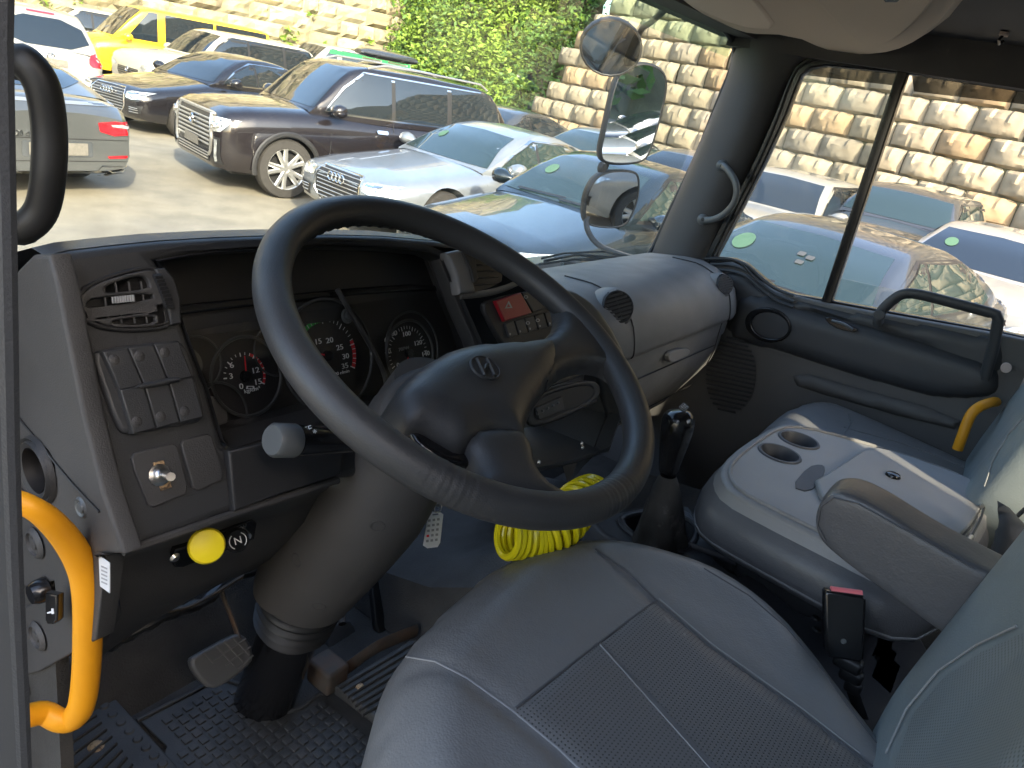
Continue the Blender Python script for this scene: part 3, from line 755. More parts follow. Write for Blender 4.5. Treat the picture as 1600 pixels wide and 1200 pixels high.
def rear(A, st, plate_m):
    t, bvh, hw, kd = A['t'], A['bvh'], A['hw'], A['kd']; D = lambda n, o, m, **k: decal(n, bvh, o, '-x', m, t, **k)
    hi = kd in ('suv', 'van', 'hatch')
    for s in (1, -1):
        if st == 'merc': q = [(.42, .80), (.44, .71), (.60, .67), (.86, .69), (.88, .77), (.78, .815), (.60, .82)]
        elif hi: q = [(.62, .98), (.60, .80), (.86, .80), (.90, 1.0), (.80, 1.04)]
        else: q = [(.44, .83), (.46, .72), (.66, .69), (.86, .73), (.88, .82), (.68, .86)]
        D('tail_light', q if s > 0 else mirror_y(q), 'lamp_red', off=.012, sm=1 if st != 'merc' else 0)
        if st == 'merc':
            q = [(.56, .785), (.58, .765), (.76, .75), (.78, .77), (.70, .79)]
            D('light_strip', q if s > 0 else mirror_y(q), 'lamp_clear', off=.016)
            q = [(.52, .455), (.84, .47), (.84, .44), (.54, .43)]
            D('reflector', q if s > 0 else mirror_y(q), 'lamp_red', off=.010)
            q = rrect(.50, .235, .80, .305, .03)
            D('exhaust_tip', q if s > 0 else mirror_y(q), 'chrome', off=.030)
            q = rrect(.53, .250, .77, .290, .018)
            D('exhaust_opening', q if s > 0 else mirror_y(q), 'blacktrim', off=.034)
        else:
            q = [(.60, .42), (.82, .44), (.82, .40), (.61, .385)]
            D('reflector', q if s > 0 else mirror_y(q), 'lamp_red', off=.010)
    if st == 'merc':
        D('bumper_diffuser', [(-.86, .20), (.86, .20), (.86, .34), (.46, .36), (.40, .30), (-.40, .30), (-.46, .36), (-.86, .34)], 'p_slate', off=.012)
        D('license_plate', rrect(-.30, .46, .30, .585, .01), plate_m, off=.020)
        D('plate_recess', rrect(-.36, .44, .36, .60, .02), 'p_slate', off=.006)
        D('trunk_edge', [(-.82, .985), (.82, .985), (.80, .955), (-.80, .955)], 'alloy', off=.004)
        for z, y1 in ((.62, .84), (.395, .88)): D('trunk_seam', [(-y1, z), (y1, z), (y1, z+.008), (-y1, z+.008)], 'blacktrim', off=.004)
        h = bvh.ray_cast(Vector((-6, 0, .85)), Vector((1, 0, 0)))[0]
        b = MB().lathe([(.042, 0), (.048, .006), (.042, .012), (.036, .006)], h+Vector((-.01, 0, 0)), (-1, 0, 0), 20, closed=True)
        for k in range(3):
            a = RAD(90+120*k); b.tube([h+Vector((-.018, 0, 0)), h+Vector((-.018, .042*math.cos(a), .042*math.sin(a)))], [.008, .003], 5)
        b.build('star_emblem', 'chrome', t, world=False)
        h = bvh.ray_cast(Vector((-6, .40, .665)), Vector((1, 0, 0)))[0]
        pl = Plane(h+Vector((-.012, 0, 0)), (-1, 0, 0), (0, -1, 0))
        text('model_lettering', 'E 220 d', pl, (0, 0), .075, 'chrome', t, world=False, ext=.003)
    else:
        z0 = .80 if hi else .60
        D('license_plate', rrect(-.26, z0-.06, .26, z0+.06, .01), plate_m, off=.018)
        zz = A['zbelt']-.10 if hi else .84
        h = bvh.ray_cast(Vector((-6, 0, zz)), Vector((1, 0, 0)))[0]
        if h:
            b = MB().lathe([(.062, 0), (.070, .008), (.062, .014), (.054, .008)], h+Vector((-.008, 0, 0)), (-1, 0, 0), 24, closed=True)
            if st == 'vw':
                c = h+Vector((-.014, 0, 0))
                b.tube([c+Vector((0, .03, .052)), c+Vector((0, .0, .005)), c+Vector((0, -.03, .052))], .006, 5)
                b.tube([c+Vector((0, .055, .02)), c+Vector((0, .025, -.05)), c+Vector((0, 0, -.005)), c+Vector((0, -.025, -.05)), c+Vector((0, -.055, .02))], .006, 5)
            b.build('round_emblem', 'chrome', t, world=False)
        D('bumper_trim', [(-.84, .26), (.84, .26), (.86, .40), (-.86, .40)], 'blacktrim', off=.010)
        if hi: D('high_brake_light', rrect(-.22, A['rf']-.075, .22, A['rf']-.05, .01), 'lamp_red', off=.008, st=.05)
# positions are in metres in the yard (x to the right, y ahead of the truck)
make_car('black-brown SUV with broad chrome grille, widest of the cars facing the yard', 'car', 'suv', 'p_brownblack', 4.85, 1.96, 1.80, (7.25, 8.8), 166, style='suv', rails=True)
make_car('grey coupe seen from behind, exhaust tips either side, at the left of the windscreen view', 'car', 'coupe', 'p_grey', 4.83, 1.86, 1.40, (2.5, 10.75), 95, style='merc')
make_car('silver sedan with four-ring emblem, nose beside the black-brown SUV', 'car', 'coupe', 'p_silver', 4.97, 1.91, 1.40, (7.45, 6.4), 173, style='audi', glass='carglass_green')
make_car('dark blue sedan filling the lower windscreen right in front of the mirrors', 'car', 'sedan', 'p_blue', 4.9, 1.87, 1.44, (6.45, 3.95), 176, style='plain', glass='carglass_green')
make_car('blue-grey sedan close outside the passenger window, green round sticker on its windscreen', 'car', 'sedan', 'p_bluegrey', 4.7, 1.86, 1.42, (5.3, 1.30), 168, style='plain', glass='carglass_green')
make_car('black sedan with four-ring emblem between the white estate and the black-brown SUV', 'car', 'sedan', 'p_black', 4.9, 1.88, 1.44, (8.35, 13.7), 186, style='audi')
make_car('white hatchback with wide rear window standing behind the grey coupe', 'car', 'hatch', 'p_white', 4.4, 1.82, 1.62, (6.3, 17.2), 76, style='vw')
make_car('white estate SUV with dark side glass in front of the yellow van', 'car', 'suv', 'p_pearl', 4.85, 1.93, 1.76, (10.9, 17.3), 176, style='plain')
make_car('yellow minivan with a clear front side window, tallest vehicle of the yard', 'van', 'van', 'p_yellow', 5.15, 1.92, 1.96, (12.3, 21.6), 168, style='plain', name='parked_van')
make_car('pale car showing its windscreen behind the nose of the yellow van', 'car', 'hatch', 'p_pearl', 4.3, 1.8, 1.60, (11.6, 25.6), 172, style='plain')
make_car('white van with green side stripe, only its roof showing above the estate', 'van', 'van', 'p_white', 5.1, 1.92, 1.9, (18.9, 22.0), 170, style='plain', name='parked_van')
make_car('black SUV under the dark roof box', 'car', 'suv', 'p_black', 4.8, 1.9, 1.68, (17.2, 18.3), 172, style='plain')
make_car('slate sedan with arched roof right behind the tail of the black-brown SUV', 'car', 'sedan', 'p_dkgrey', 4.6, 1.85, 1.45, (12.3, 9.9), 174, style='plain')
make_car('light grey sedan behind the silver sedan, in the middle of the windscreen', 'car', 'sedan', 'p_silver', 4.5, 1.83, 1.42, (12.35, 7.5), 174, style='plain', glass='carglass_green')
make_car('pale silver sedan beside the round mirror, partly behind the tall mirror', 'car', 'sedan', 'p_grey', 4.5, 1.83, 1.42, (11.9, 5.35), 174, style='plain')
make_car('small white car with big side mirror, left of the window bar', 'car', 'hatch', 'p_white', 4.0, 1.8, 1.50, (11.1, 3.35), 176, style='plain')
make_car('dark green-glassed SUV against the block wall beside the small white car', 'car', 'suv', 'p_dkgrey', 4.2, 1.8, 1.62, (11.9, 1.75), 176, style='plain', glass='carglass_green')
make_car('white SUV right of the window bar at the foot of the block wall', 'car', 'hatch', 'p_white', 4.2, 1.82, 1.44, (9.7, .35), 173, style='plain')
make_car('dark green car behind the white SUV at the foot of the block wall', 'car', 'suv', 'p_slate', 4.2, 1.85, 1.50, (12.0, -1.2), 173, style='plain', glass='carglass_green')
make_car('grey sedan nose below the door grab bar, nearest to the cab back', 'car', 'sedan', 'p_slate', 4.7, 1.83, 1.42, (5.6, -1.35), 172, style='plain')
# ------------------------------------------------------------------ materials of the cab
mat('dashplastic', (0.035, 0.036, 0.038), .48, bump=.25, bscale=900, rvar=.07, var=.1, vscale=6)
mat('dashdark', (0.02, 0.02, 0.021), .55, bump=.2, bscale=900, rvar=.05)
mat('dashlower', (0.047, 0.0455, 0.045), .6, bump=.3, bscale=700, rvar=.06, var=.1, vscale=7)
mat('dashsilver', (0.175, 0.172, 0.17), .5, metal=.0, bump=.25, bscale=900, rvar=.08, var=.08, vscale=9)
mat('shroud', (0.066, 0.062, 0.06), .55, bump=.25, bscale=800, rvar=.07, var=.08, vscale=10)
mat('pillartrim', (0.055, 0.054, 0.055), .6, bump=.3, bscale=800, var=.07)
mat('rubber', (0.014, 0.014, 0.014), .5, bump=.06, bscale=900)
mat('weatherstrip', (.022, .021, .021), .85, bump=.1, bscale=600)
mat('gloss_black', (0.01, 0.01, 0.011), .18, var=.1)
mat('wheelskin', (0.042, 0.042, 0.043), .48, bump=.12, bscale=600, btype='voronoi', rvar=.08, var=.15, vscale=9)
mat('leather', (0.185, 0.183, 0.182), .40, bump=.22, bscale=420, btype='voronoi', rvar=.06, var=.07, vscale=6, bump2=.25, b2scale=9)
mat('leather_dark', (0.09, 0.09, 0.095), .42, bump=.13, bscale=420, btype='voronoi', rvar=.06, var=.07, vscale=6, bump2=.2, b2scale=9)
mat('leather_back', (0.195, 0.225, 0.232), .42, bump=.22, bscale=420, btype='voronoi', rvar=.06, var=.06, vscale=6)  # bluish tint puts the sky's reflection into the backrest colour
mat('leather_perf', (0.15, 0.148, 0.148), .40, bump=.5, bscale=200, btype='dots')
mat('leather_backperf', (0.195, 0.22, 0.225), .42, bump=.5, bscale=200, btype='dots')  # perforated backrest, same sky reflection mixed into its colour
mat('thread', (0.28, 0.28, 0.28), .8)
mat('consolegrey', (0.235, 0.228, 0.222), .40, bump=.25, bscale=700, rvar=.1, var=.10, vscale=7)
mat('consoledark', (0.049, 0.05, 0.056), .5, bump=.25, bscale=700, rvar=.06)
mat('doordark', (0.039, 0.041, 0.045), .5, bump=.25, bscale=700, rvar=.06)
mat('doorgrey', (0.105, 0.101, 0.098), .65, bump=.35, bscale=600)
mat('beige', (0.74, 0.62, 0.51), .75, bump=.2, bscale=500)
mat('ribbed', (0.72, 0.6, 0.49), .7, bump=.9, bscale=75, btype='wave')
mat('roofdark', (0.056, 0.053, 0.053), .75, bump=.2, bscale=400)
mat('pinkbeige', (0.42, 0.34, 0.31), .6, bump=.2, bscale=500)
mat('carpet', (0.045, 0.042, 0.038), .95, bump=.9, bscale=300, var=.3, vscale=12)
mat('floorrubber', (0.045, 0.044, 0.042), .6, bump=.3, bscale=300, var=.3, vscale=10, col2=(.06, .05, .042), c2scale=6, c2lo=.5, c2hi=.75)
mat('dirtmetal', (0.06, 0.048, 0.038), .7, bump=.4, bscale=60, col2=(.10, .055, .03), c2scale=14, var=.3, vscale=12)
mat('yellow_pad', (0.8, 0.33, 0.006), .5, bump=.3, bscale=60, var=.05)
mat('yellow_knob', (0.9, 0.72, 0.01), .45)
mat('yellow_hose', (0.7, 0.6, 0.01), .25)
mat('steel', (0.6, 0.58, 0.55), .3, metal=1, var=.2, vscale=40)
mat('brass_dirty', (0.45, 0.3, 0.16), .6, metal=.4, col2=(.12, .08, .05), c2scale=120, c2lo=.5, c2hi=.6)
mat('white_print', (0.75, 0.75, 0.75), .5)
mat('print_grey', (0.3, 0.3, 0.3), .5)
mat('red_print', (0.75, 0.02, 0.03), .45)
mat('green_print', (0.02, 0.45, 0.05), .45)
mat('hazard_red', (0.28, 0.012, 0.02), .35)
mat('buckle_red', (0.85, 0.2, 0.22), .45)
mat('gaugeface', (0.012, 0.011, 0.011), .5)
mat('lens_grey', (0.084, 0.084, 0.084), .35)
mat('paper', (0.62, 0.62, 0.62), .6)
mat('suede', (0.04, 0.038, 0.036), .9, bump=.9, bscale=25, var=.5, vscale=18, col2=(.16, .15, .14), c2scale=22, c2lo=.55, c2hi=.75)
mat('mirror', (0.92, 0.93, 0.93), .01, metal=1)
mat('stalkgrey', (0.09, 0.097, 0.1), .35)
glassmat('windscreen_glass', (0.93, 0.96, 0.95), dust=.045, dcol=(.75, .74, .66), dscale=14)  # dust film, strengthened to also paint a soft hazy veil
glassmat('band_glass', (0.84, 0.95, 0.9))
glassmat('side_glass', (0.9, 0.92, 0.91), dust=.02, dscale=14)
glassmat('visor_tint', (.45, .44, .42), refl=.4, dust=.35, dcol=(.16, .16, .15), dscale=3)
glassmat('cluster_lens', (.95, .95, .95), refl=.12, dust=.004, dscale=60)
# ------------------------------------------------------------------ cab shell
def slab(name, P, Q, m, parent=None, **k):
    a, b_ = Vector(P), Vector(Q); return MB().box((a+b_)/2, [abs(x) for x in (b_-a)]).build(name, m, parent, smooth=False, **k)
cab = thing('truck_cab', 'dark grey truck cab around the seats, with pillars, roof, floor and windscreen frame', 'truck cab', (0, 0, 0))
# floor, tunnel, toe board, firewall
slab('floor_pan', (-.96, -.75, -.06), (.96, 1.0, -.004), 'carpet', cab)
MB().add([(-.96, .92, -.01), (.96, .92, -.01), (.96, 1.16, .42), (-.96, 1.16, .42), (-.96, 1.2, .47), (.96, 1.2, .47), (-.96, 1.26, .47), (.96, 1.26, .47), (-.96, 1.26, -.06), (.96, 1.26, -.06)],
         [(0, 1, 2, 3), (3, 2, 5, 4), (4, 5, 7, 6), (6, 7, 9, 8), (8, 9, 1, 0)]).build('firewall', 'carpet', cab, smooth=False)
# engine tunnel between the seats
T = [(-.20, .0), (-.17, .24), (-.10, .30), (.40, .30), (.47, .24), (.50, .0)]
MB().loft([[(x, y, z*s) for x, z in T] for y, s in ((-.70, 1.15), (.40, 1.0), (.58, .9), (.72, .55), (.98, .25))], False, False, False).build('tunnel_cover', 'carpet', cab, ang=20)
# back wall with unseen rear window, opening placed and sized to steer the low sun
bw_ = Plane((0, -.62, .9), (0, 1, 0), (-1, 0, 0))
plate('rear_panel', bw_, [(-.99, -.95), (.99, -.95), (.99, .53), (-.99, .53)], 'roofdark', cab, holes=[rrect(-.62, -.10, .02, .36, .06)], thick=.05, bev=.004, pix=False)
plate('rear_window_glass', bw_.off(-.03), rrect(-.63, -.11, .03, .37, .06), 'side_glass', cab, thick=.005, bev=.001, pix=False)
# roof
slab('roof_skin', (-1.0, -.66, 1.40), (1.0, .86, 1.46), 'p_white', cab)
rl = Plane((0, 0, 1.345), (0, 0, -1), (1, 0, 0))
slab('roof_lining', (-.97, -.60, 1.345), (.97, .80, 1.37), 'roofdark', cab)
# front panel under the windscreen (outside)
slab('front_panel', (-1.02, 1.27, -.6), (1.02, 1.33, .55), 'p_white', cab)
slab('roof_side_rail', (.925, -.66, 1.262), (1.0, .86, 1.42), 'roofdark', cab)
slab('side_panel_outer', (-1.02, .86, -.5), (-.985, 1.27, .62), 'p_white', cab)
slab('side_panel_outer', (1.04, -.66, -.5), (1.07, 1.27, .55), 'carpet', cab)
# cargo bed wall behind the cab keeps the truck's real length and shade
tb_ = thing('cargo_bed', 'low steel cargo bed of the truck behind the cab', 'cargo bed', (0, -3.2, -.25))
slab('bed_floor', (-1.1, -5.4, -.25), (1.1, -.85, -.1), 'p_slate', tb_)
slab('bed_side', (-1.12, -5.4, -.1), (-1.08, -.85, .25), 'p_slate', tb_); slab('bed_side', (1.08, -5.4, -.1), (1.12, -.85, .25), 'p_slate', tb_)
for y in (-1.6, -4.2):
    for sx in (-1, 1):
        MB().lathe([(.3, -.24), (.46, -.24), (.5, -.18), (.5, -.04), (.46, 0), (.3, 0), (.27, -.05)], (sx*1.05, y, GZ+.5), (sx, 0, 0), 28).build('wheel', 'tyre', tb_)
# --- right A pillar: three columns of points
rows = [((1150, 48), (1196, 52), (1275, 84)), ((1150, 84), (1190, 100), (1240, 112)), ((1143, 120), (1178, 150), (1222, 150)), ((1120, 172), (1160, 195), (1202, 195)), ((1088, 250), (1130, 262), (1172, 262)), ((1052, 325), (1095, 334), (1140, 327)), ((1014, 402), (1058, 412), (1105, 402)), ((996, 440), (1045, 455), (1095, 446))]
V = []; 
for a, b_, c in rows:
    A_ = on(*a, 'x', .955); B_ = on(*b_, 'x', .915); C_ = on(*c, 'x', .950)
    V.append([A_+Vector((.05, .03, 0)), A_, (A_+B_)/2+Vector((-.012, 0, 0)), B_, (B_+C_)/2+Vector((-.006, 0, 0)), C_, C_+Vector((.06, 0, 0))])
pil = MB().loft(V, False).build('a_pillar', 'pillartrim', cab, ang=60)
pil.modifiers.new('s', 'SUBSURF').render_levels = 2
# left pillar (outside the picture's left edge) carries the assist handle
MB().loft([[(-.98, .74, 1.40), (-.90, .80, 1.40), (-.90, .86, 1.40), (-1.0, .90, 1.40)], [(-.98, .80, .95), (-.89, .85, .95), (-.89, .91, .95), (-1.0, .95, .95)], [(-.98, .84, .55), (-.895, .88, .55), (-.895, .97, .55), (-1.0, 1.0, .55)]], True).build('a_pillar', 'pillartrim', cab)
# windscreen: glass, rubber seal
WS = Plane((0, .945, .65), (0, -.988, -.151), (1, 0, 0))
def wsp(x, z): return Vector((x, .945-(z-.65)*.153, z))
gl = [wsp(*p) for p in ((-1.0, .60), (.965, .60), (.975, .66), (.985, 1.20), (.96, 1.30), (-.94, 1.30), (-1.0, 1.22))]
q = [WS.uv(p) for p in gl]
plate('windscreen', WS, q, 'windscreen_glass', cab, thick=.006, bev=.001, pix=False, h=-.012)
seal = [(1000, -60), (1068, -4), (1122, 36), (1143, 62), (1148, 92), (1120, 165), (1088, 245), (1052, 320), (1016, 395), (990, 418), (950, 432), (900, 444), (860, 452)]
plate('tint_band', WS, [WS.uv(wsp(*p)) for p in ((-.9, 1.235), (.97, 1.235), (.955, 1.295), (-.9, 1.295))], 'band_glass', cab, thick=.001, bev=.0002, pix=False, h=-.008)
sp = crom([WS.pix(*p)-WS.n*0.0 for p in seal], 4)
MB().tube(sp, .0085, 8).build('windscreen_seal', 'rubber', cab)
# header above the windscreen
slab('windscreen_header', (-.97, .78, 1.285), (.97, .90, 1.42), 'roofdark', cab)
# overhead shelf with ribbed flap
OS = Plane((0, 0, 1.285), (0, 0, -1), (1, 0, 0))
plate('overhead_shelf', OS, [(930, -110), (1000, -50), (1061, 0), (1098, 26), (1141, 45), (1173, 54), (1236, 56), (1278, 75), (1316, 84), (1355, 87), (1400, 82), (1442, 63), (1500, 20), (1530, -60), (1500, -160), (1100, -220)], 'ribbed', cab, thick=.05, bev=.012, sm=1)
OS2 = OS.off(.012)
plate('shelf_flap', OS2, [(1262, -6), (1340, 68), (1356, 73), (1378, 72), (1402, 60), (1427, 40), (1450, 16), (1468, -12), (1450, -80), (1230, -60)], 'ribbed', cab, thick=.02, bev=.006, sm=1)
plate('shelf_latch', OS2.off(.004), rrect(1380, -14, 1405, 4, 4), 'rubber', cab, thick=.01, bev=.002)
plate('front_visor_edge', OS.off(.004), [(1040, -20), (1068, 2), (1100, 20), (1145, 38), (1180, 46), (1215, 46), (1190, 10), (1150, -30), (1080, -60)], 'beige', cab, thick=.03, bev=.008, sm=1)
# little hook in the dark roof
hk = thing('roof_hook', 'small pale coat hook in the dark roof lining, upper right', 'hook', on(1570, 46, 'z', 1.345))
c = on(1570, 50, 'z', 1.343)
MB().box(c+Vector((0, 0, -.004)), (.022, .016, .008)).build('hook_base', 'pinkbeige', hk, bevel=.002)
MB().tube([c+Vector((-.006, 0, -.006)), c+Vector((-.008, .004, -.016)), c+Vector((.004, .002, -.022)), c+Vector((.012, -.002, -.015))], .003, 6).build('hook_tip', 'gloss_black', hk)
# --- passenger door
door = thing('passenger_door', 'dark passenger door with divided window, armrest pad and grab bar', 'door', (.95, .2, .3))
DP = Plane((.95, 0, .8), (-1, 0, 0), (0, -1, 0))
win = [(1118, 402), (1160, 322), (1197, 248), (1228, 180), (1243, 140), (1252, 118), (1266, 107), (1290, 103), (1404, 114), (1600, 139), (1700, 150), (1900, 190), (2300, 800), (1900, 600), (1700, 548), (1568, 519), (1480, 503), (1380, 485), (1299, 470), (1240, 460), (1210, 450), (1186, 430), (1165, 412), (1145, 404)]
frame_out = [(1080, 470), (1100, 400), (1142, 320), (1180, 246), (1210, 178), (1226, 136), (1240, 104), (1262, 88), (1292, 84), (1404, 93), (1600, 116), (2000, 160), (2500, 350), (2500, 1000), (1900, 780), (1600, 690), (1300, 640)]
plate('window_frame', DP, frame_out, 'gloss_black', door, holes=[win], thick=.035, bev=.005)
# thin bright seam in the frame
sm_ = crom([DP.off(.003).pix(*p) for p in ((1104, 415), (1150, 322), (1187, 248), (1216, 180), (1231, 138), (1244, 110), (1262, 98), (1292, 94), (1404, 103), (1600, 127), (1800, 150))], 4)
MB().tube(sm_, .0028, 6).build('frame_seal', 'rubber', door)
plate('front_quarter_glass', DP.off(-.018), [(1110, 404), (1228, 160), (1250, 105), (1290, 99), (1412, 110), (1290, 474), (1200, 460)], 'side_glass', door, thick=.004, bev=.0008)
# window divider bar
a, b_ = on(1414, 106, 'x', .955), on(1292, 474, 'x', .955)
MB().box((a+b_)/2, (.03, .026, (a-b_).length+.02), basis(Vector((1, 0, 0)), (a-b_).normalized().cross(Vector((1, 0, 0))), (a-b_).normalized())).build('window_divider', 'gloss_black', door, bevel=.004)
# lowered sliding glass with its upper edge
plate('lowered_glass', DP.off(-.030), [(1302, 432), (1600, 497), (1900, 560), (1900, 620), (1568, 530), (1290, 480)], 'side_glass', door, thick=.005, bev=.0015)
# rain visor outside
plate('rain_visor', DP.off(-.05), [(1258, 100), (1272, 103), (1402, 108), (1402, 134), (1262, 118), (1250, 118)], 'visor_tint', door, thick=.003, bev=.001)
plate('rain_visor', DP.off(-.05), [(1424, 112), (1600, 135), (1800, 160), (1800, 196), (1600, 163), (1428, 143)], 'visor_tint', door, thick=.003, bev=.001)
# door skin below the window
DI = Plane((.925, 0, .5), (-1, 0, 0), (0, -1, 0))
plate('door_lining', DI, [(1088, 455), (1112, 412), (1140, 410), (1162, 420), (1184, 440), (1212, 457), (1299, 476), (1380, 491), (1568, 524), (1700, 553), (1760, 640), (1700, 900), (1500, 900), (1250, 860), (900, 800), (900, 640)], 'doorgrey', door, thick=.04, bev=.006)
# swooping sill moulding beside the dash
for k, offs in enumerate((0, 9, 18)):
    pts = [(1110, 404+offs), (1140, 405+offs), (1166, 414+offs), (1188, 433+offs), (1212, 451+offs), (1240, 462+offs)]
    MB().tube(crom([on(*p, 'x', .912) for p in pts], 5), .0045, 8).build('sill_moulding', 'doordark', door)
UP_ = Plane((.915, 0, .5), (-1, 0, 0), (0, -1, 0))
upper = [(1130, 418), (1160, 424), (1182, 444), (1210, 460), (1299, 479), (1380, 494), (1568, 527), (1572, 560), (1566, 590), (1520, 590), (1420, 540), (1300, 505), (1244, 490), (1214, 530), (1150, 540), (1120, 500)]
pillow('upper_pad', UP_, upper, 'doordark', door, T=.018, R=.02, st=.02, skirt=.02)
AR = Plane((.895, 0, .5), (-1, 0, 0), (0, -1, 0))
arm = [(1128, 500), (1150, 462), (1180, 456), (1230, 474), (1262, 485), (1350, 508), (1450, 536), (1556, 570), (1566, 600), (1552, 626), (1500, 630), (1440, 624), (1300, 582), (1240, 562), (1184, 545), (1140, 540)]
pillow('armrest_pad', AR, arm, 'doordark', door, T=.040, R=.045, st=.014, skirt=.035, sm=1)
plate('handle_bowl', AR.off(.004), ell(1200, 508, 37, 27, 24, .25), 'gloss_black', door, holes=[ell(1203, 509, 29, 20, 24, .25)], thick=.012, bev=.003)
plate('door_opener', AR.off(-.002), ell(1196, 508, 20, 16, 20, .25), 'rubber', door, thick=.01, bev=.004)
plate('latch_slot', AR.off(.004), [(1286, 496), (1300, 496), (1330, 508), (1342, 516), (1332, 520), (1300, 511)], 'gloss_black', door, thick=.008, bev=.002, sm=1)
MB().tube([on(1300, 501, 'x', .888), on(1318, 506, 'x', .880), on(1332, 515, 'x', .888)], .004, 8).build('lock_lever', 'stalkgrey', door)
# lower door relief and speaker grille
LD = Plane((.905, 0, .4), (-1, 0, 0), (0, -1, 0))
pillow('lower_relief', LD, [(1236, 588), (1260, 586), (1330, 606), (1440, 636), (1500, 660), (1490, 672), (1400, 650), (1280, 616), (1244, 604)], 'doorgrey', door, T=.010, R=.012, st=.015, skirt=.006)
sg = MB()
for i in range(17):
    y = 530+i*7; hw_ = 38*math.sqrt(max(0, 1-((y-586)/60)**2))
    if hw_ > 4:
        cx = 1142+(y-586)*-.12
        sg.tube([on(cx-hw_, y-hw_*.22, 'x', .905), on(cx+hw_, y+hw_*.22, 'x', .905)], .0035, 6)
sg.build('speaker_grille', 'doordark', door)
# grab bar on the door
pts = [(1372, 505), (1376, 488), (1396, 468), (1414, 459), (1440, 461), (1500, 476), (1556, 491)]
gp = crom([on(*p, 'x', .868) for p in pts], 5)
gb = thing('door_grab_bar', 'black angled grab bar across the passenger door window', 'grab bar', on(1380, 500, 'x', .90))
MB().tube([on(1374, 502, 'x', .905)]+gp+[on(1560, 500, 'x', .870), on(1553, 540, 'x', .885), on(1538, 592, 'x', .905)], .0135, 12, flat=.8).build('bar', 'gloss_black' if False else 'doordark', gb)
MB().lathe([(0, .004), (.012, .003), (.014, 0)], on(1374, 492, 'x', .855), (-1, 0, 0), 16).build('bolt_cover', 'doordark', gb)
# B pillar and yellow rail behind the passenger seat
slab('b_pillar_trim', (.88, -.36, -.0), (.95, -.075, .66), 'pinkbeige', cab)
slab('b_pillar_upper', (.90, -.36, .66), (.95, -.16, 1.34), 'roofdark', cab)
pl = Plane((.878, 0, .5), (-1, 0, 0), (0, -1, 0))
plate('pillar_cap', pl, ell(1572, 575, 9, 8, 16), 'pinkbeige', cab, thick=.006, bev=.001)
yr = thing('rear_grab_rail', 'yellow bent grab rail between passenger seat and rear pillar', 'grab rail', on(1500, 690, 'x', .80))
MB().tube(crom([on(1496, 702, 'x', .78), on(1504, 680, 'x', .78), on(1516, 650, 'x', .79), on(1530, 636, 'x', .80), on(1548, 629, 'x', .84), on(1556, 628, 'x', .885)], 5), .0115, 12).build('rail', 'yellow_pad', yr)
# assist handle on the right A pillar
ah = thing('pillar_grab_handle', 'grey bow-shaped grab handle screwed to the right windscreen pillar', 'grab handle', on(1110, 340, 'x', .90))
hp = crom([on(1127, 258, 'x', .903), on(1136, 264, 'x', .885), on(1148, 282, 'x', .872), on(1151, 300, 'x', .868), on(1146, 318, 'x', .870), on(1132, 334, 'x', .878), on(1114, 343, 'x', .888), on(1096, 344, 'x', .905)], 5)
MB().tube(hp, .0095, 12, flat=.8).build('bow', 'stalkgrey', ah)
for p in ((1128, 259), (1098, 343)):
    MB().lathe([(0, .012), (.008, .010), (.015, .006), (.016, 0)], on(*p, 'x', .905), (-1, -.1, 0), 14).build('foot', 'stalkgrey', ah)
    MB().lathe([(0, .002), (.005, .001)], on(*p, 'x', .892), (-1, -.1, 0), 10).build('screw', 'rubber', ah)
# assist handle on the left pillar
lh = thing('left_grab_handle', 'thick black bow grab handle at the left edge of the windscreen', 'grab handle', on(5, 80, 'y', .84))
hp = crom([Vector((-.90, .86, 1.05)), on(8, 90, 'y', .80), on(40, 98, 'y', .78), (lambda v: v)(on(66, 135, 'y', .77)), on(77, 200, 'y', .77), on(76, 270, 'y', .77), on(66, 325, 'y', .78), on(42, 353, 'y', .79), on(12, 356, 'y', .81), Vector((-.90, .87, .87))], 5)
MB().tube(hp, .0155, 14, flat=.85).build('bow', 'rubber', lh)
# driver's door opening: rubber-edged post close to the camera
dp_ = Plane((-1.045, 0, .8), (-1, 0, 0), (0, -1, 0))
post = [(-60, -60), (3, -60), (1, 60), (8, 350), (15, 700), (22, 900), (32, 1100), (38, 1240), (-60, 1240)]
V = [on(p[0], p[1], 'x', -1.045) for p in post]
ys_ = [on(p[0], p[1], 'x', -1.045) for p in post[1:8]]
edge = [(ys_[0].y, 1.40)]+[(q.y, q.z) for q in ys_]+[(ys_[-1].y, -.30)]
plate('door_opening_post', dp_, [dp_.uv(Vector((-1.045, y, z))) for y, z in edge]+[dp_.uv(Vector((-1.045, y, z))) for y, z in ((edge[-1][0]+.06, -.30), (edge[0][0]+.06, 1.40))], 'weatherstrip', cab, thick=.004, bev=.001, pix=False)
MB().tube([on(p[0]+2, p[1], 'x', -1.05) for p in post[1:8]], .0035, 8).build('post_piping', 'doordark', cab)
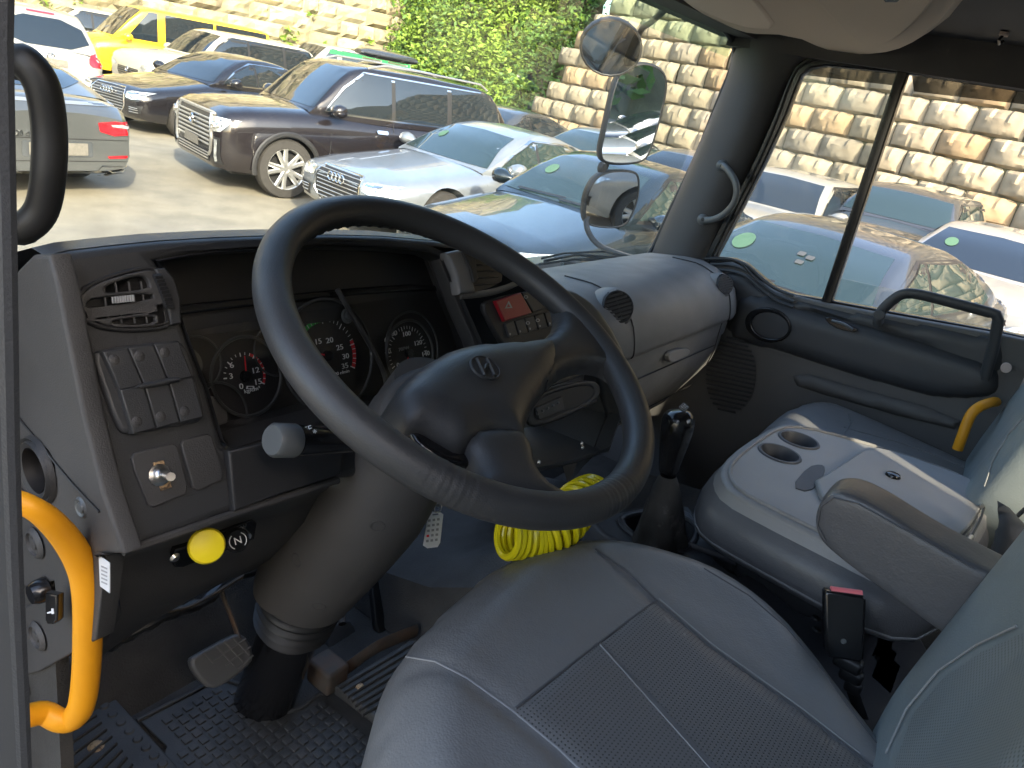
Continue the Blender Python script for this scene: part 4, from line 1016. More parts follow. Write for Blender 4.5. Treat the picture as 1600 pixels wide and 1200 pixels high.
# kick panel on the left of the footwell
kp = thing('kick_panel', 'grey kick panel left of the pedals with two big bolts', 'trim panel', (-.86, .8, .1))
KP = Plane((-.865, 0, .4), (1, 0, 0), (0, 1, 0))
plate('panel', KP.__class__((-.865, 0, .4), (-1, 0, 0), (0, -1, 0)), [(-40, 760), (70, 770), (165, 870), (150, 1000), (60, 1050), (34, 1056), (-40, 1080)], 'dashlower', kp, holes=[[(28, 919), (84, 908), (86, 925), (82, 930), (40, 948), (28, 950)]], thick=.02, bev=.002)
KL = Plane((-.867, 0, .4), (-1, 0, 0), (0, -1, 0))
for p in ((55, 849), (59, 994)):
    b = MB()
    c = KL.pix(*p)
    b.lathe([(0, .003), (.006, .003), (.007, .001), (.012, .001), (.013, .004), (.0155, .003), (.018, 0)], c, (-1, 0, 0), 20)
    b.build('bolt', 'dashlower', kp)
slab('kick_cavity', (-.86, .72, .0), (-.845, 1.05, .56), 'carpet', cab)
slab('left_side_panel', (-1.01, -.66, -.5), (-.98, -.13, 1.40), 'roofdark', cab)
slab('left_roof_rail', (-1.01, -.66, 1.30), (-.95, .86, 1.40), 'roofdark', cab)
lt = thing('bonnet_release', 'small black release lever with white hand symbol on the kick panel', 'lever', KL.pix(75, 920))
c = KL.pix(72, 920)
MB().lathe([(0, .016), (.010, .016), (.013, .010), (.014, 0)], c, (-1, 0, 0), 18).build('pivot', 'gloss_black', lt)
plate('lever', KL.off(.018), [(70, 926), (88, 930), (88, 970), (82, 976), (74, 976), (70, 968)], 'gloss_black', lt, thick=.008, bev=.002)
k2 = KL.off(.0185)
plate('symbol', k2, [(73, 957), (80, 955), (80, 951), (83, 951), (84, 959), (81, 960), (80, 958), (74, 959)], 'white_print', lt, thick=.0008, bev=.0001)
# yellow padded entry rail
er = thing('entry_grab_rail', 'thick orange-yellow padded grab rail bent down beside the driver entry', 'grab rail', on(125, 1120, 'x', -.84))
pts = [on(0, 778, 'x', -.93), on(34, 786, 'x', -.92), on(70, 806, 'x', -.905), on(104, 842, 'x', -.885), on(128, 884, 'x', -.87), on(137, 930, 'x', -.865), on(137, 1000, 'x', -.862), on(134, 1060, 'x', -.862), on(127, 1103, 'x', -.865), on(112, 1124, 'x', -.87), on(92, 1125, 'x', -.88), on(68, 1114, 'x', -.89), on(36, 1120, 'x', -.91), on(0, 1122, 'x', -.93)]
pp = crom(pts, 4); n_ = len(pp)
MB().tube(pp, [.0105+.0035*min(1, max(0, (i/n_-.12)*6)) for i in range(n_)], 14, flat=.9).build('rail', 'yellow_pad', er)
# ------------------------------------------------------------------ dashboard
dash = thing('dashboard', 'black truck dashboard with instrument cluster, vents, rocker switches and grey passenger side', 'dashboard', (-.3, .8, .4))
FN = Vector((0, -math.cos(RAD(25)), math.sin(RAD(25))))
DF = Plane((0, .60, .65), FN)
outer = [(74, 398), (110, 389), (170, 382), (250, 374), (340, 369), (430, 366), (520, 365), (600, 367), (680, 374), (740, 383), (800, 400), (850, 424), (893, 458), (925, 500), (948, 545), (962, 600), (975, 650), (955, 706), (905, 724), (850, 737), (700, 760), (640, 735), (530, 748), (360, 803), (192, 864), (176, 820), (150, 740), (120, 610), (95, 480)]
hole = [(246, 408), (300, 398), (360, 392), (420, 388), (520, 385), (600, 387), (670, 394), (692, 404), (706, 440), (724, 485), (744, 530), (757, 570), (755, 640), (700, 665), (640, 640), (560, 648), (520, 655), (440, 677), (361, 701), (350, 690), (338, 650), (325, 606), (306, 556), (290, 512), (282, 490), (278, 470), (268, 440), (256, 420)]
plate('binnacle_bezel', DF, outer, 'dashplastic', dash, holes=[hole], thick=.035, bev=.010)
# hood: rolls over from the bezel to the windscreen
hd = []
for (px, py) in outer[:18]:
    p = DF.pix(px, py)
    k_ = max(.0, 1-max(0, px-640)/260); e_ = .30+.70*k_
    hd.append([p-FN*.006, p+Vector((0, .030, -.002)), p+Vector((0, .07*e_+.01, -.022)), p+Vector((0, .13*e_+.01, -.055)), p+Vector((0, .20*e_+.01, -.11)), p+Vector((0, .24*e_+.01, -.20))])
MB().loft(hd, False).build('binnacle_hood', 'dashplastic', dash, ang=60)
# inner walls of the instrument recess and the cluster board
CN = Vector((0, -math.cos(RAD(22)), math.sin(RAD(22))))
CP = Plane((0, .655, .65), CN)
hw3 = [DF.pix(*p) for p in hole]
inn = []
for p in hw3:
    t = (p-CP.P).dot(CN); q = p-FN*.02
    d = (CP.P-q).dot(CN)/(-FN).dot(CN) if False else 0
    # go straight back (away from the driver) to the board plane
    b_ = Vector((0, 1, 0)); k = (CP.P-p).dot(CN)/b_.dot(CN); inn.append(p+b_*(k+.002))
MB().loft([hw3, [a*.5+b_*.5 for a, b_ in zip(hw3, inn)], inn], True).build('recess_wall', 'dashdark', dash, ang=30)
us = [CP.uv(p) for p in inn]; us_o = [((u[0]-sum(q[0] for q in us)/len(us))*1.01+sum(q[0] for q in us)/len(us), (u[1]-sum(q[1] for q in us)/len(us))*1.01+sum(q[1] for q in us)/len(us)) for u in us]; u0, u1 = min(u[0] for u in us)-.02, max(u[0] for u in us)+.02; v0, v1 = min(u[1] for u in us)-.02, max(u[1] for u in us)+.02
plate('cluster_board', CP, us_o, 'gaugeface', dash, thick=.01, bev=.001, pix=False)
# upper ledge strip of the cluster
lg = CP.off(.004)
plate('cluster_ledge', lg, [(276, 476), (420, 462), (560, 449), (640, 444), (690, 446), (692, 455), (640, 455), (560, 461), (420, 476), (278, 492)], 'gloss_black', dash, thick=.012, bev=.003)
plate('cluster_band', CP.off(.002), [(280, 496), (430, 478), (530, 468), (534, 500), (430, 512), (292, 528)], 'dashdark', dash, thick=.004, bev=.001)
# cluster divider rib
MB().tube(crom([CP.off(.012).pix(*p) for p in ((527, 452), (548, 488), (570, 525), (590, 560), (602, 590), (604, 612))], 4), .0035, 8).build('cluster_rib', 'dashplastic', dash)
MB().lathe([(0, .006), (.005, .006), (.006, .003), (.009, .003), (.010, 0)], CP.off(.004).pix(542, 494), CN, 16).build('reset_knob', 'stalkgrey', dash)
for p in ((318, 408), (496, 397)):
    c = on(*p, 'y', .77)
    MB().lathe([(0, -.001), (.009, 0), (.012, .002), (.014, 0)], c, (0, -1, .2), 16).build('recess_screw', 'dashlower', dash)
# --- gauges
def ring(name, c, r, m, par, pl, th=.0018, h=.004):
    u, v = c if abs(c[0]) < 5 else pl.uv(pl.pix(*c))
    pts = [pl.w(u+r*math.cos(a), v+r*math.sin(a), h) for a in [i*math.pi/20 for i in range(40)]]
    return MB().tube(pts, th, 6, cyc=True).build(name, m, par)
def tick(pl, uvc, r0, r1, a, w_, h=.0012):
    d = (math.cos(a), math.sin(a)); n = (-d[1]*w_/2, d[0]*w_/2); P = []
    for (r, s) in ((r0, 1), (r1, 1), (r1, -1), (r0, -1)): P.append(pl.w(uvc[0]+d[0]*r+n[0]*s, uvc[1]+d[1]*r+n[1]*s, h))
    return P
def gauge(name, cpix, R_, marks, zones, tlen, par, needle, nr, npix=None, face_m='gaugeface', rk=1.2):
    u, v = CP.uv(CP.pix(*cpix))
    g = ring(name, (u, v), R_*rk, 'dashplastic', par, CP, .0022, .006)
    F = MB()
    for a, lg_ in marks: F.add(tick(CP, (u, v), R_*(.84 if lg_ else .89), R_, a, .0014 if lg_ else .0009), [(0, 1, 2, 3)])
    if marks: F.build('scale_marks', 'white_print', g, smooth=False)
    for (a0, a1, m_) in zones:
        Z = MB(); n = 14
        for i in range(n):
            x0, x1 = a0+(a1-a0)*i/n, a0+(a1-a0)*(i+.86)/n
            P = [CP.w(u+R_*k*math.cos(a), v+R_*k*math.sin(a), .0010) for k, a in ((.88, x0), (1.0, x0), (1.0, x1), (.88, x1))]
            Z.add(P, [(0, 1, 2, 3)])
        Z.build('colour_zone', m_, g, smooth=False)
    if needle is not None:
        P = tick(CP, (u, v), -.004, nr, needle, .0022, .004); P[1] = (P[1]+P[2])/2*.6+P[1]*.4; 
        MB().add(P, [(0, 1, 2, 3)]).build('needle', 'red_print', g, smooth=False)
        MB().lathe([(0, .006), (.006, .006), (.007, .001)], CP.w(u, v), CN, 16).build('needle_hub', 'gloss_black', g)
    return g, (u, v)
def num(par, s, px, py, size, m='white_print', sx=1.25, pl=None, rot=0): 
    pl = pl or CP; return text('numerals', s, pl, pl.uv(pl.pix(px, py)), size, m, par, h=.0014, sx=sx, rot=rot)
def ang(c, p):
    a = CP.uv(CP.pix(*c)); b_ = CP.uv(CP.pix(*p)); return math.atan2(b_[1]-a[1], b_[0]-a[0])
def rad(c, p):
    a = CP.uv(CP.pix(*c)); b_ = CP.uv(CP.pix(*p)); return math.hypot(b_[1]-a[1], b_[0]-a[0])
# rev counter (mostly behind the rim)
tc_ = (510, 556); tr = rad(tc_, (554, 573))
a35, a30, a20, a15 = ang(tc_, (553, 575)), ang(tc_, (552, 556)), ang(tc_, (512, 524)), ang(tc_, (486, 528))
aa = lambda k: a35+(a15-a35)*(35-k)/20.0
g, uv_ = gauge('rev_counter', tc_, tr, [(aa(k), k % 5 == 0) for k in range(0, 36)], [(aa(29.2), aa(35), 'red_print'), (aa(11), aa(19.6), 'green_print')], 0, dash, ang(tc_, (495, 553)), tr*.75, rk=1.48)
for s, p in (('35', (538, 572)), ('30', (539, 557)), ('25', (530, 543)), ('20', (514, 532)), ('15', (496, 534)), ('x100 r/min', (530, 583))): num(g, s, *p, .0098 if len(s) < 3 else .006)
# speedometer
sc_ = (640, 556); sr = rad(sc_, (655, 523))
sp_a = {0: ang(sc_, (633, 583)), 140: ang(sc_, (684, 550))}
ks = lambda k: sp_a[140]+((sp_a[0] % (2*math.pi))-sp_a[140])*(140-k)/140.0
g, uv_ = gauge('speedometer', (637, 552), sr*1.05, [(ks(k), k % 20 == 0) for k in range(0, 145, 5)], [], 0, dash, ang(sc_, (632, 581)), sr*.80)
ring('dial_rim', (642, 545), sr*1.42, 'dashplastic', g, CP, .0016, .004)
for s, p in (('0', (621, 571)), ('40', (605, 550)), ('60', (604, 531)), ('80', (615, 521)), ('100', (634, 522)), ('120', (652, 536)), ('140', (664, 553))): num(g, s, *p, .0095)
num(g, '70744', 630, 545, .007, 'print_grey')
# brake pressure gauge
bc = (382, 588); br = rad(bc, (414, 592))
m12, m15, m0 = ang(bc, (408, 576)), ang(bc, (413, 600)), ang(bc, (371, 610))
g, uv_ = gauge('brake_pressure_gauge', bc, br*1.0, [(m15+(m12-m15)*i/3.0, i % 3 == 0) for i in range(0, 16)], [(ang(bc, (388, 556)), m15, 'red_print')], 0, dash, ang(bc, (379, 560)), br*.85, rk=1.65)
for s, p in (('0', (376, 604)), ('3', (360, 588)), ('6', (361, 571)), ('12', (398, 579)), ('15', (402, 597)), ('kg/cm\u00b2', (393, 609))): num(g, s, *p, .0092 if len(s) < 3 else .0065)
plate('warning_symbol', CP, [(385, 603), (396, 603), (397, 607), (384, 608)], 'white_print', g, holes=[[(387, 604.2), (394, 604.2), (395, 606.4), (386, 606.8)]], thick=.001, bev=.0001, h=.0014)
# dark gauges left, partly hidden
for (cx, cy_, rr_) in ((303, 568, .038), (336, 650, .048)):
    u, v = CP.uv(CP.pix(cx, cy_))
    g = ring('round_gauge', (u, v), rr_*.78, 'dashplastic', dash, CP, .0016, .005)
    MB().lathe([(0, .002), (rr_*.5, .002), (rr_*.52, .0)], CP.w(u-.01, v), CN, 24).build('gauge_cap', 'lens_grey', g)
g = ring('fuel_gauge', CP.uv(CP.pix(428, 548)), .030, 'dashplastic', dash, CP, .0012, .004)
MB().add(tick(CP, CP.uv(CP.pix(440, 556)), -.002, .030, ang((440, 556), (422, 530)), .002, .004), [(0, 1, 2, 3)]).build('needle', 'red_print', g, smooth=False)
# clear lens over the board
plate('cluster_lens', CP.off(.016), [(u0+.005, v0+.005), (u1-.005, v0+.005), (u1-.005, v0+(v1-v0)*.62), (u0+.005, v0+(v1-v0)*.62)], 'cluster_lens', dash, thick=.001, bev=.0003, pix=False)
# --- left vent: half-round louvre with thumb wheel strip
VP = DF.off(.002)
vent_out = [(122, 478), (126, 462), (142, 448), (168, 437), (200, 428), (226, 422), (238, 424), (248, 446), (256, 475), (262, 506), (240, 511), (200, 512), (165, 509), (140, 500)]
hls = [chk([(160, 448), (200, 434), (222, 431), (230, 440), (232, 452), (168, 459), (160, 456)], 1),
       chk([(134, 472), (142, 466), (236, 458), (237, 469), (140, 482), (133, 479)], 1),
       chk([(136, 494), (136, 487), (148, 484), (238, 477), (240, 487), (150, 500), (140, 500)], 1),
       chk([(170, 503), (186, 499), (240, 493), (241, 505), (215, 508), (178, 509)], 1)]
vent = thing
rim_ = [(114, 480), (118, 460), (134, 444), (164, 431), (200, 420), (228, 416), (240, 418), (252, 444), (262, 475), (268, 512), (240, 518), (200, 520), (160, 516), (134, 506)]
plate('vent_rim', VP, rim_, 'dashdark', dash, holes=[vent_out], thick=.01, bev=.003, sm=1, h=.003)
vl = plate('left_vent', VP, vent_out, 'dashlower', dash, holes=hls, thick=.008, bev=.0018, h=.004)
plate('vent_back', VP.off(-.030+.03), vent_out, 'gaugeface', vl, thick=.004, bev=.001, h=-.002)
fb = MB()
for x in (166, 186, 207, 226): fb.tube([VP.off(.001).pix(x-6, 440), VP.off(.001).pix(x+4, 505)], .0011, 5)
fb.build('vent_fins', 'dashlower', vl)
fb = MB()
for k in range(9):
    a, b_ = VP.off(.006).pix(176+4*k, 464-.4*k), VP.off(.006).pix(177+4*k, 474-.4*k); fb.tube([a, b_], .0012, 5)
fb.build('thumb_slider', 'print_grey', vl)
plate('thumbwheel_strip', VP, [(238, 421), (254, 419), (268, 436), (278, 466), (280, 506), (264, 508), (256, 470), (248, 442)], 'dashplastic', dash, thick=.010, bev=.002, h=.005)
tw = MB()
for k in range(9):
    t = k/8; x = 246+22*t-4*t*t; y = 432+46*t
    tw.box(VP.off(.006).pix(x, y), (.008, .006, .0035))
tw.build('thumbwheel', 'dashdark', dash)
# middle vent right of the cluster
vm_out = [(722, 396), (740, 392), (770, 402), (784, 420), (782, 440), (764, 450), (738, 458), (728, 430)]
vm = plate('middle_vent', VP, vm_out, 'gaugeface', dash, thick=.006, bev=.001, h=.003)
fb = MB()
for k in range(5): fb.tube([VP.off(.006).pix(734+1*k, 402+11*k), VP.off(.006).pix(778, 404+9.5*k)], .0014, 5)
fb.build('vent_fins', 'dashlower', vm)
plate('vent_drum', VP, [(690, 396), (712, 391), (722, 398), (730, 430), (737, 458), (712, 461), (706, 430)], 'dashsilver', dash, thick=.020, bev=.005, h=.010)
plate('vent_thumbwheel', VP, [(712, 396), (724, 392), (732, 400), (737, 440), (730, 444), (724, 420)], 'dashdark', dash, thick=.02, bev=.003, h=.014)
# crease under the middle vent
MB().tube(crom([VP.pix(*p) for p in ((720, 462), (760, 458), (790, 450), (812, 440))], 5), .006, 8, flat=.4).build('vent_brow', 'dashsilver', dash)
# --- rocker switch block
RK = DF.off(.004)
plate('switch_surround', RK, [(142, 553), (160, 545), (270, 531), (288, 538), (304, 580), (318, 640), (316, 655), (300, 662), (196, 680), (182, 668), (160, 610)], 'dashplastic', dash, thick=.01, bev=.004, h=.003, sm=1)
def lerp2(a, b_, t): return (a[0]+(b_[0]-a[0])*t, a[1]+(b_[1]-a[1])*t)
TL, TR, ML, MR, BL, BR = (152, 551), (272, 534), (179, 610), (294, 590), (200, 678), (311, 652)
for i in range(3):
    for (A1, A2, B1, B2, dh) in ((TL, TR, ML, MR, .010), (ML, MR, BL, BR, .010)):
        t0, t1 = i/3+.006, (i+1)/3-.006
        q = [lerp2(A1, A2, t0), lerp2(A1, A2, t1), lerp2(B1, B2, t1), lerp2(B1, B2, t0)]
        r_ = plate('rocker_switch', RK, q, 'dashplastic', dash, thick=.016, bev=.0016, h=dh)
        top_ = A1 is TL
        c = lerp2(lerp2(A1, A2, (t0+t1)/2), lerp2(B1, B2, (t0+t1)/2), .24 if top_ else .78)
        MB().lathe([(0, .0012), (.004, .0008), (.0052, 0)], RK.off(dh).pix(*c), FN, 14).build('indicator_dimple', 'dashlower', r_)
plate('rocker_ridge', RK, [(200, 606), (212, 600), (262, 590), (274, 592), (268, 598), (214, 609)], 'dashplastic', dash, thick=.008, bev=.003, h=.016, sm=1)
# blank plates and toggle
BP = DF.off(.001)
tp = plate('toggle_plate', BP, rrect(0, 0, 1, 1, .1) if False else [(203, 716), (208, 708), (268, 693), (275, 697), (291, 758), (288, 772), (238, 793), (230, 790), (208, 735)], 'dashlower', dash, thick=.006, bev=.0015, h=.003)
bp_ = plate('blank_cover', BP, [(281, 694), (286, 687), (322, 678), (329, 681), (347, 738), (345, 750), (308, 766), (300, 762), (285, 710)], 'dashlower', dash, thick=.006, bev=.0015, h=.003)
plate('toggle_tag', BP, [(236, 723), (252, 719), (265, 761), (248, 767)], 'brass_dirty', tp, thick=.0015, bev=.0003, h=.0045)
c = BP.off(.004).pix(249, 742)
MB().lathe([(0, .010), (.005, .010), (.006, .007), (.0075, .006), (.008, .002), (.011, .001), (.011, 0)], c, FN, 12).build('toggle_nut', 'steel', tp)
e_ = on(267, 745, 'y', .56)
MB().tube([c+FN*.008, c+(e_-c)*.5+Vector((0, 0, .001)), e_], [.0022, .003, .0042], 10).build('toggle_stick', 'steel', tp)
# polished ridge line down the left face
MB().tube(crom([DF.off(.002).pix(*p) for p in ((80, 405), (98, 470), (122, 560), (148, 650), (172, 735), (196, 806), (210, 846))], 5), .0035, 10, flat=.5).build('face_ridge', 'dashplastic', dash)
# lower lip edge
MB().tube(crom([DF.off(.001).pix(*p) for p in ((192, 862), (280, 832), (360, 804), (450, 775), (528, 750))], 3), .0045, 8).build('lower_lip', 'dashlower', dash)
# step between bezel and lip right of the switch panel
plate('lower_facia', DF.off(.003), [(352, 704), (440, 684), (520, 662), (535, 690), (528, 742), (440, 770), (362, 798)], 'dashdark', dash, thick=.012, bev=.003, h=.006)
# --- left end cap of the dash
LE = Plane((-.866, 0, .7), (-1, 0, 0), (0, -1, 0))
cap = [(76, 398), (50, 398), (28, 420), (8, 450), (-6, 520), (-20, 640), (-20, 745), (30, 762), (100, 820), (150, 866), (192, 866), (160, 770), (130, 650), (104, 520), (88, 440)]
plate('end_cap', LE, cap, 'dashlower', dash, thick=.02, bev=.004, holes=[ell(62, 733, 22, 36, 24, -.12)])
cm = LE.pix(62, 733)
MB().lathe([(.024, 0), (.024, .006), (.029, .008), (.031, .004), (.034, .006), (.036, .001)], cm, (-1, 0, 0), 28).build('air_outlet_rim', 'dashdark', dash)
MB().lathe([(.023, .006), (.021, -.03), (.0, -.03)], cm, (-1, 0, 0), 24).build('air_outlet_tube', 'gaugeface', dash)
MB().tube(crom([LE.off(.001).pix(*p) for p in ((16, 596), (22, 640), (60, 690), (110, 752), (155, 800))], 4), .0012, 6).build('panel_seam', 'gaugeface', dash)
MB().lathe([(0, .002), (.005, .002), (.006, .0), (.009, .002), (.011, 0)], LE.pix(127, 793), (-1, 0, 0), 16).build('cap_screw', 'stalkgrey', dash)
# --- hazard / button panel right of the cluster
HP = DF.off(.004)
plate('button_surround', HP, [(752, 478), (764, 466), (840, 452), (862, 458), (884, 500), (880, 530), (798, 545), (786, 540), (768, 510)], 'dashdark', dash, thick=.01, bev=.003, h=.002, sm=1)
hz = plate('hazard_button', HP, [(768, 471), (808, 458), (826, 490), (783, 503)], 'hazard_red', dash, thick=.014, bev=.002, h=.008)
h2 = HP.off(.0085)
plate('hazard_triangle', h2, [(795, 470), (801, 481), (789, 482)], 'print_grey', hz, holes=[[(795, 474), (798, 479.6), (792, 480.2)]], thick=.0008, bev=.0001)
for q in ([(811, 458), (838, 453), (856, 480), (829, 489)],):
    plate('dial_switch', HP, q, 'dashplastic', dash, thick=.012, bev=.002, h=.006)
plate('wiper_symbol', HP.off(.007), ell(822, 464, 3.5, 2.6, 12), 'print_grey', dash, thick=.0006, bev=.0001, holes=[ell(822, 464, 2.2, 1.5, 12)])
for i in range(5):
    x = 785+15.5*i; y = 506-4.2*i
    q = [(x, y), (x+13.5, y-3.6), (x+20, y+18), (x+6.5, y+22)]
    bb = plate('push_button', HP, q, 'dashplastic', dash, thick=.012, bev=.0012, h=.006)
    MB().lathe([(0, .0008), (.0018, .0006), (.002, 0)], HP.off(.0065).pix(x+12, y+16), FN, 8).build('button_mark', 'print_grey', bb)
    if i in (2, 3): plate('button_symbol', HP.off(.0066), ell(x+9, y+7, 3.4, 2.8, 10), 'print_grey', bb, holes=[ell(x+9, y+7, 2.0, 1.5, 10)], thick=.0006, bev=.0001)
# --- lower centre panel with the shelf for coins
LC = DF.off(.004)
plate('coin_tray_surround', LC, [(822, 640), (832, 618), (880, 600), (925, 593), (938, 606), (930, 628), (885, 652), (838, 668), (824, 664)], 'dashdark', dash, thick=.010, bev=.004, h=.004, sm=1, holes=[chk([(832, 640), (840, 624), (880, 608), (918, 602), (928, 610), (920, 624), (884, 642), (842, 656), (832, 652)], 1)])
plate('coin_tray', LC, [(826, 660), (832, 622), (924, 598), (932, 628), (840, 664)], 'gaugeface', dash, thick=.004, bev=.001, h=.002)
plate('heater_slide_panel', LC, [(832, 638), (873, 620), (877, 640), (838, 655)], 'dashplastic', dash, thick=.01, bev=.001, h=.007)
fb = MB()
for k in range(5): fb.lathe([(0, .004), (.0022, .003), (.003, 0)], LC.off(.007).pix(839+8*k, 646-4.2*k), FN, 8)
fb.build('slide_knobs', 'stalkgrey', dash)
plate('radio_slot', LC, [(852, 594), (900, 575), (916, 582), (902, 590), (856, 606)], 'gloss_black', dash, thick=.01, bev=.003, h=.004)
for p in ((909, 693), (842, 722), (910, 699)): MB().lathe([(0, .003), (.003, .002), (.004, 0)], LC.off(-.001).pix(*p), FN, 10).build('panel_screw', 'steel', dash)
# side of the centre panel going forward
sd_ = [(893, 458), (925, 500), (948, 545), (962, 600), (975, 650), (955, 706), (905, 724), (850, 737), (700, 760)]
MB().loft([[DF.pix(*p)-FN*.01 for p in sd_], [DF.pix(*p)-FN*.01+Vector((0.0, .16, -.01)) for p in sd_]], False).build('centre_panel_side', 'dashlower', dash, ang=30)
# --- passenger side: long roll with glove box
prof = [(.95, .66), (.90, .690), (.80, .708), (.73, .712), (.69, .704), (.650, .688), (.622, .664), (.606, .63), (.599, .600), (.602, .588), (.614, .583), (.615, .54), (.614, .50), (.622, .455), (.645, .41), (.68, .35), (.72, .285), (.76, .25), (.84, .24)]
rings = []
for x, s, sh in ((.02, .86, .10), (.06, .93, .05), (.10, .97, .02), (.14, 1.0, 0), (.30, 1, 0), (.50, 1, 0), (.70, 1, 0), (.84, 1, 0), (.885, .975, .012), (.915, .93, .04), (.935, .86, .08)):
    rings.append([(x, y+(1-s)*.35*(1 if y < .75 else .2)+sh*.2*(1 if y < .75 else 0), z-(1-s)*.10) for y, z in prof])
up_ = [r[:12] for r in rings]; lo_ = [[(a[0], a[1]+.006, a[2]) for a in r[11:]] for r in rings]
MB().loft(up_, False).build('passenger_roll', 'dashsilver', dash, ang=60)
MB().loft([r for r in lo_], False).build('glove_box_lower', 'dashsilver', dash, ang=60)
def pring(x, i0, i1, r, nm, m, lift=.001, par=None):
    pts = [Vector((x, y-lift*(1 if y < .7 else .3), z+lift)) for y, z in prof[i0:i1]]
    return MB().tube(crom(pts, 3), r, 6).build(nm, m, par or dash)
pring(.235, 2, 17, .0016, 'panel_seam', 'gaugeface'); pring(.80, 2, 14, .0016, 'panel_seam', 'gaugeface')
MB().tube([(.235, .614, .515), (.50, .614, .515), (.80, .614, .515)], .0016, 6).build('glove_box_seam', 'gaugeface', dash)
MB().tube([(.215, .675, .352), (.5, .675, .352), (.90, .675, .352)], .0018, 6).build('glove_box_seam', 'gaugeface', dash)
gh_ = Plane((0, .612, .50), (0, -1, .10))
plate('glove_box_latch', gh_, [(1034, 552), (1040, 546), (1062, 541), (1070, 546), (1062, 556), (1040, 564), (1034, 560)], 'consolegrey', dash, thick=.012, bev=.003, h=.018, sm=1)
for p in ((1018, 538), (1104, 505)): plate('seam_notch', gh_.off(.019), [(p[0]-2, p[1]-7), (p[0]+1, p[1]-7), (p[0]+2, p[1]+6), (p[0]-1, p[1]+6)], 'gaugeface', dash, thick=.004, bev=.0005)
# passenger vents
_rl = BVHTree.FromPolygons([tuple(v) for r in rings for v in r], [(i*19+j, i*19+j+1, (i+1)*19+j+1, (i+1)*19+j) for i in range(len(rings)-1) for j in range(18)])
def round_vent(cx, cy_, y0, rx, ry, nrm):
    d_ = ((cx-800)/FPX*cr+(600-cy_)/FPX*cu+cf).normalized(); h_ = _rl.ray_cast(CAM, d_)
    nv = Vector(nrm).normalized(); pl = Plane(h_[0]+nv*.010, nrm)
    MB().lathe([(rx*1.0, -.006), (rx*1.10, -.010), (rx*1.22, -.022), (rx*1.35, -.045)], h_[0]+nv*.016, nrm, 28).build('vent_pod', 'dashsilver', dash, ang=60)
    v = plate('passenger_vent', pl, ell(0, 0, rx, ry, 28), 'dashdark', dash, holes=[ell(0, 0, rx*.86, ry*.86, 28)], thick=.012, bev=.003, pix=False, h=.006)
    plate('vent_back', pl, ell(0, 0, rx*.9, ry*.9, 24), 'gaugeface', v, thick=.004, bev=.0005, pix=False, h=.001)
    fb = MB()
    for k in range(-3, 4):
        z = k*ry*.24; w_ = rx*.86*math.sqrt(1-(z/ry/.88)**2); fb.tube([pl.w(-w_, z, .005), pl.w(w_, z, .005)], .0026, 6, flat=.5)
    fb.tube([pl.w(0, -ry*.8, .004), pl.w(0, ry*.8, .004)], .0015, 5)
    fb.build('vent_fins', 'dashlower', v)
round_vent(961, 481, .618, .036, .034, (-.50, -.72, .48))
round_vent(1127, 446, .618, .029, .026, (-.35, -.80, .48))
# cables lying on the dash top under the pillar
MB().tube(crom([on(960, 440, 'y', .86), on(1000, 422, 'y', .86), on(1040, 412, 'y', .84), on(1052, 408, 'y', .82), on(1060, 411, 'y', .80)], 5), .0035, 7).build('dash_cable', 'rubber', dash)
MB().tube(crom([on(1100, 404, 'x', .88), on(1140, 405, 'x', .885), on(1160, 414, 'x', .895), on(1172, 428, 'x', .90)], 5), .003, 7).build('dash_cable', 'rubber', dash)
# --- knee panel under the lip
kn = thing('knee_panel', 'dark textured knee panel under the dash with parking brake knob plate', 'trim panel', (-.7, .7, .4))
KA = [(150, 868), (192, 866), (280, 836), (360, 806), (450, 777), (528, 752)]
KB = [(170, 882), (214, 866), (290, 850), (370, 822), (450, 800), (512, 770)]
KC = [(190, 960), (214, 952), (290, 938), (346, 906), (418, 868), (470, 830)]
KD = [(150, 1030), (165, 1020), (214, 985), (300, 935), (360, 905), (425, 880)]
r1 = [DF.pix(*p)-FN*.004 for p in KA]; r2 = [on(*p, 'y', .645) for p in KB]; r3 = [on(*p, 'y', .690) for p in KC]; r4 = [on(*p, 'y', .79) for p in KD]
MB().loft([r1, [a*.5+b_*.5+Vector((0, .004, 0)) for a, b_ in zip(r1, r2)], r2, [a*.5+b_*.5+Vector((0, -.006, 0)) for a, b_ in zip(r2, r3)], r3, r4], False).build('panel', 'dashlower', kn, ang=32)
MB().loft([[on(150, 868, 'x', -.862), on(170, 882, 'x', -.858), on(168, 950, 'x', -.855), on(150, 1030, 'x', -.85)], [r1[0], r2[0], r3[0], r4[0]]], False).build('panel_side', 'dashlower', kn)
KN = Plane(on(320, 860, 'y', .648), (0, -.97, -.22))
plate('knob_plate', KN, [(264, 862), (268, 852), (300, 842), (388, 806), (396, 812), (392, 836), (360, 850), (280, 880), (268, 880)], 'gloss_black', kn, thick=.008, bev=.002, h=.008)
pb = thing('parking_brake_knob', 'round bright yellow push knob under the dash', 'knob', KN.pix(323, 853))
c = on(323, 853, 'y', .595)
MB().tube([KN.off(.008).pix(305, 852), on(318, 853, 'y', .605)], .004, 8).build('stem', 'steel', pb)
MB().lathe([(.0, .006), (.010, .0058), (.0175, .004), (.0195, .0), (.0185, -.005), (.010, -.008), (.006, -.016), (0, -.016)], c, (-.35, -.80, .48), 28).build('knob', 'yellow_knob', pb)
tk = thing('throttle_knob', 'black knob with white circular arrow next to the yellow knob', 'knob', KN.pix(372, 842))
c = on(370, 844, 'y', .612)
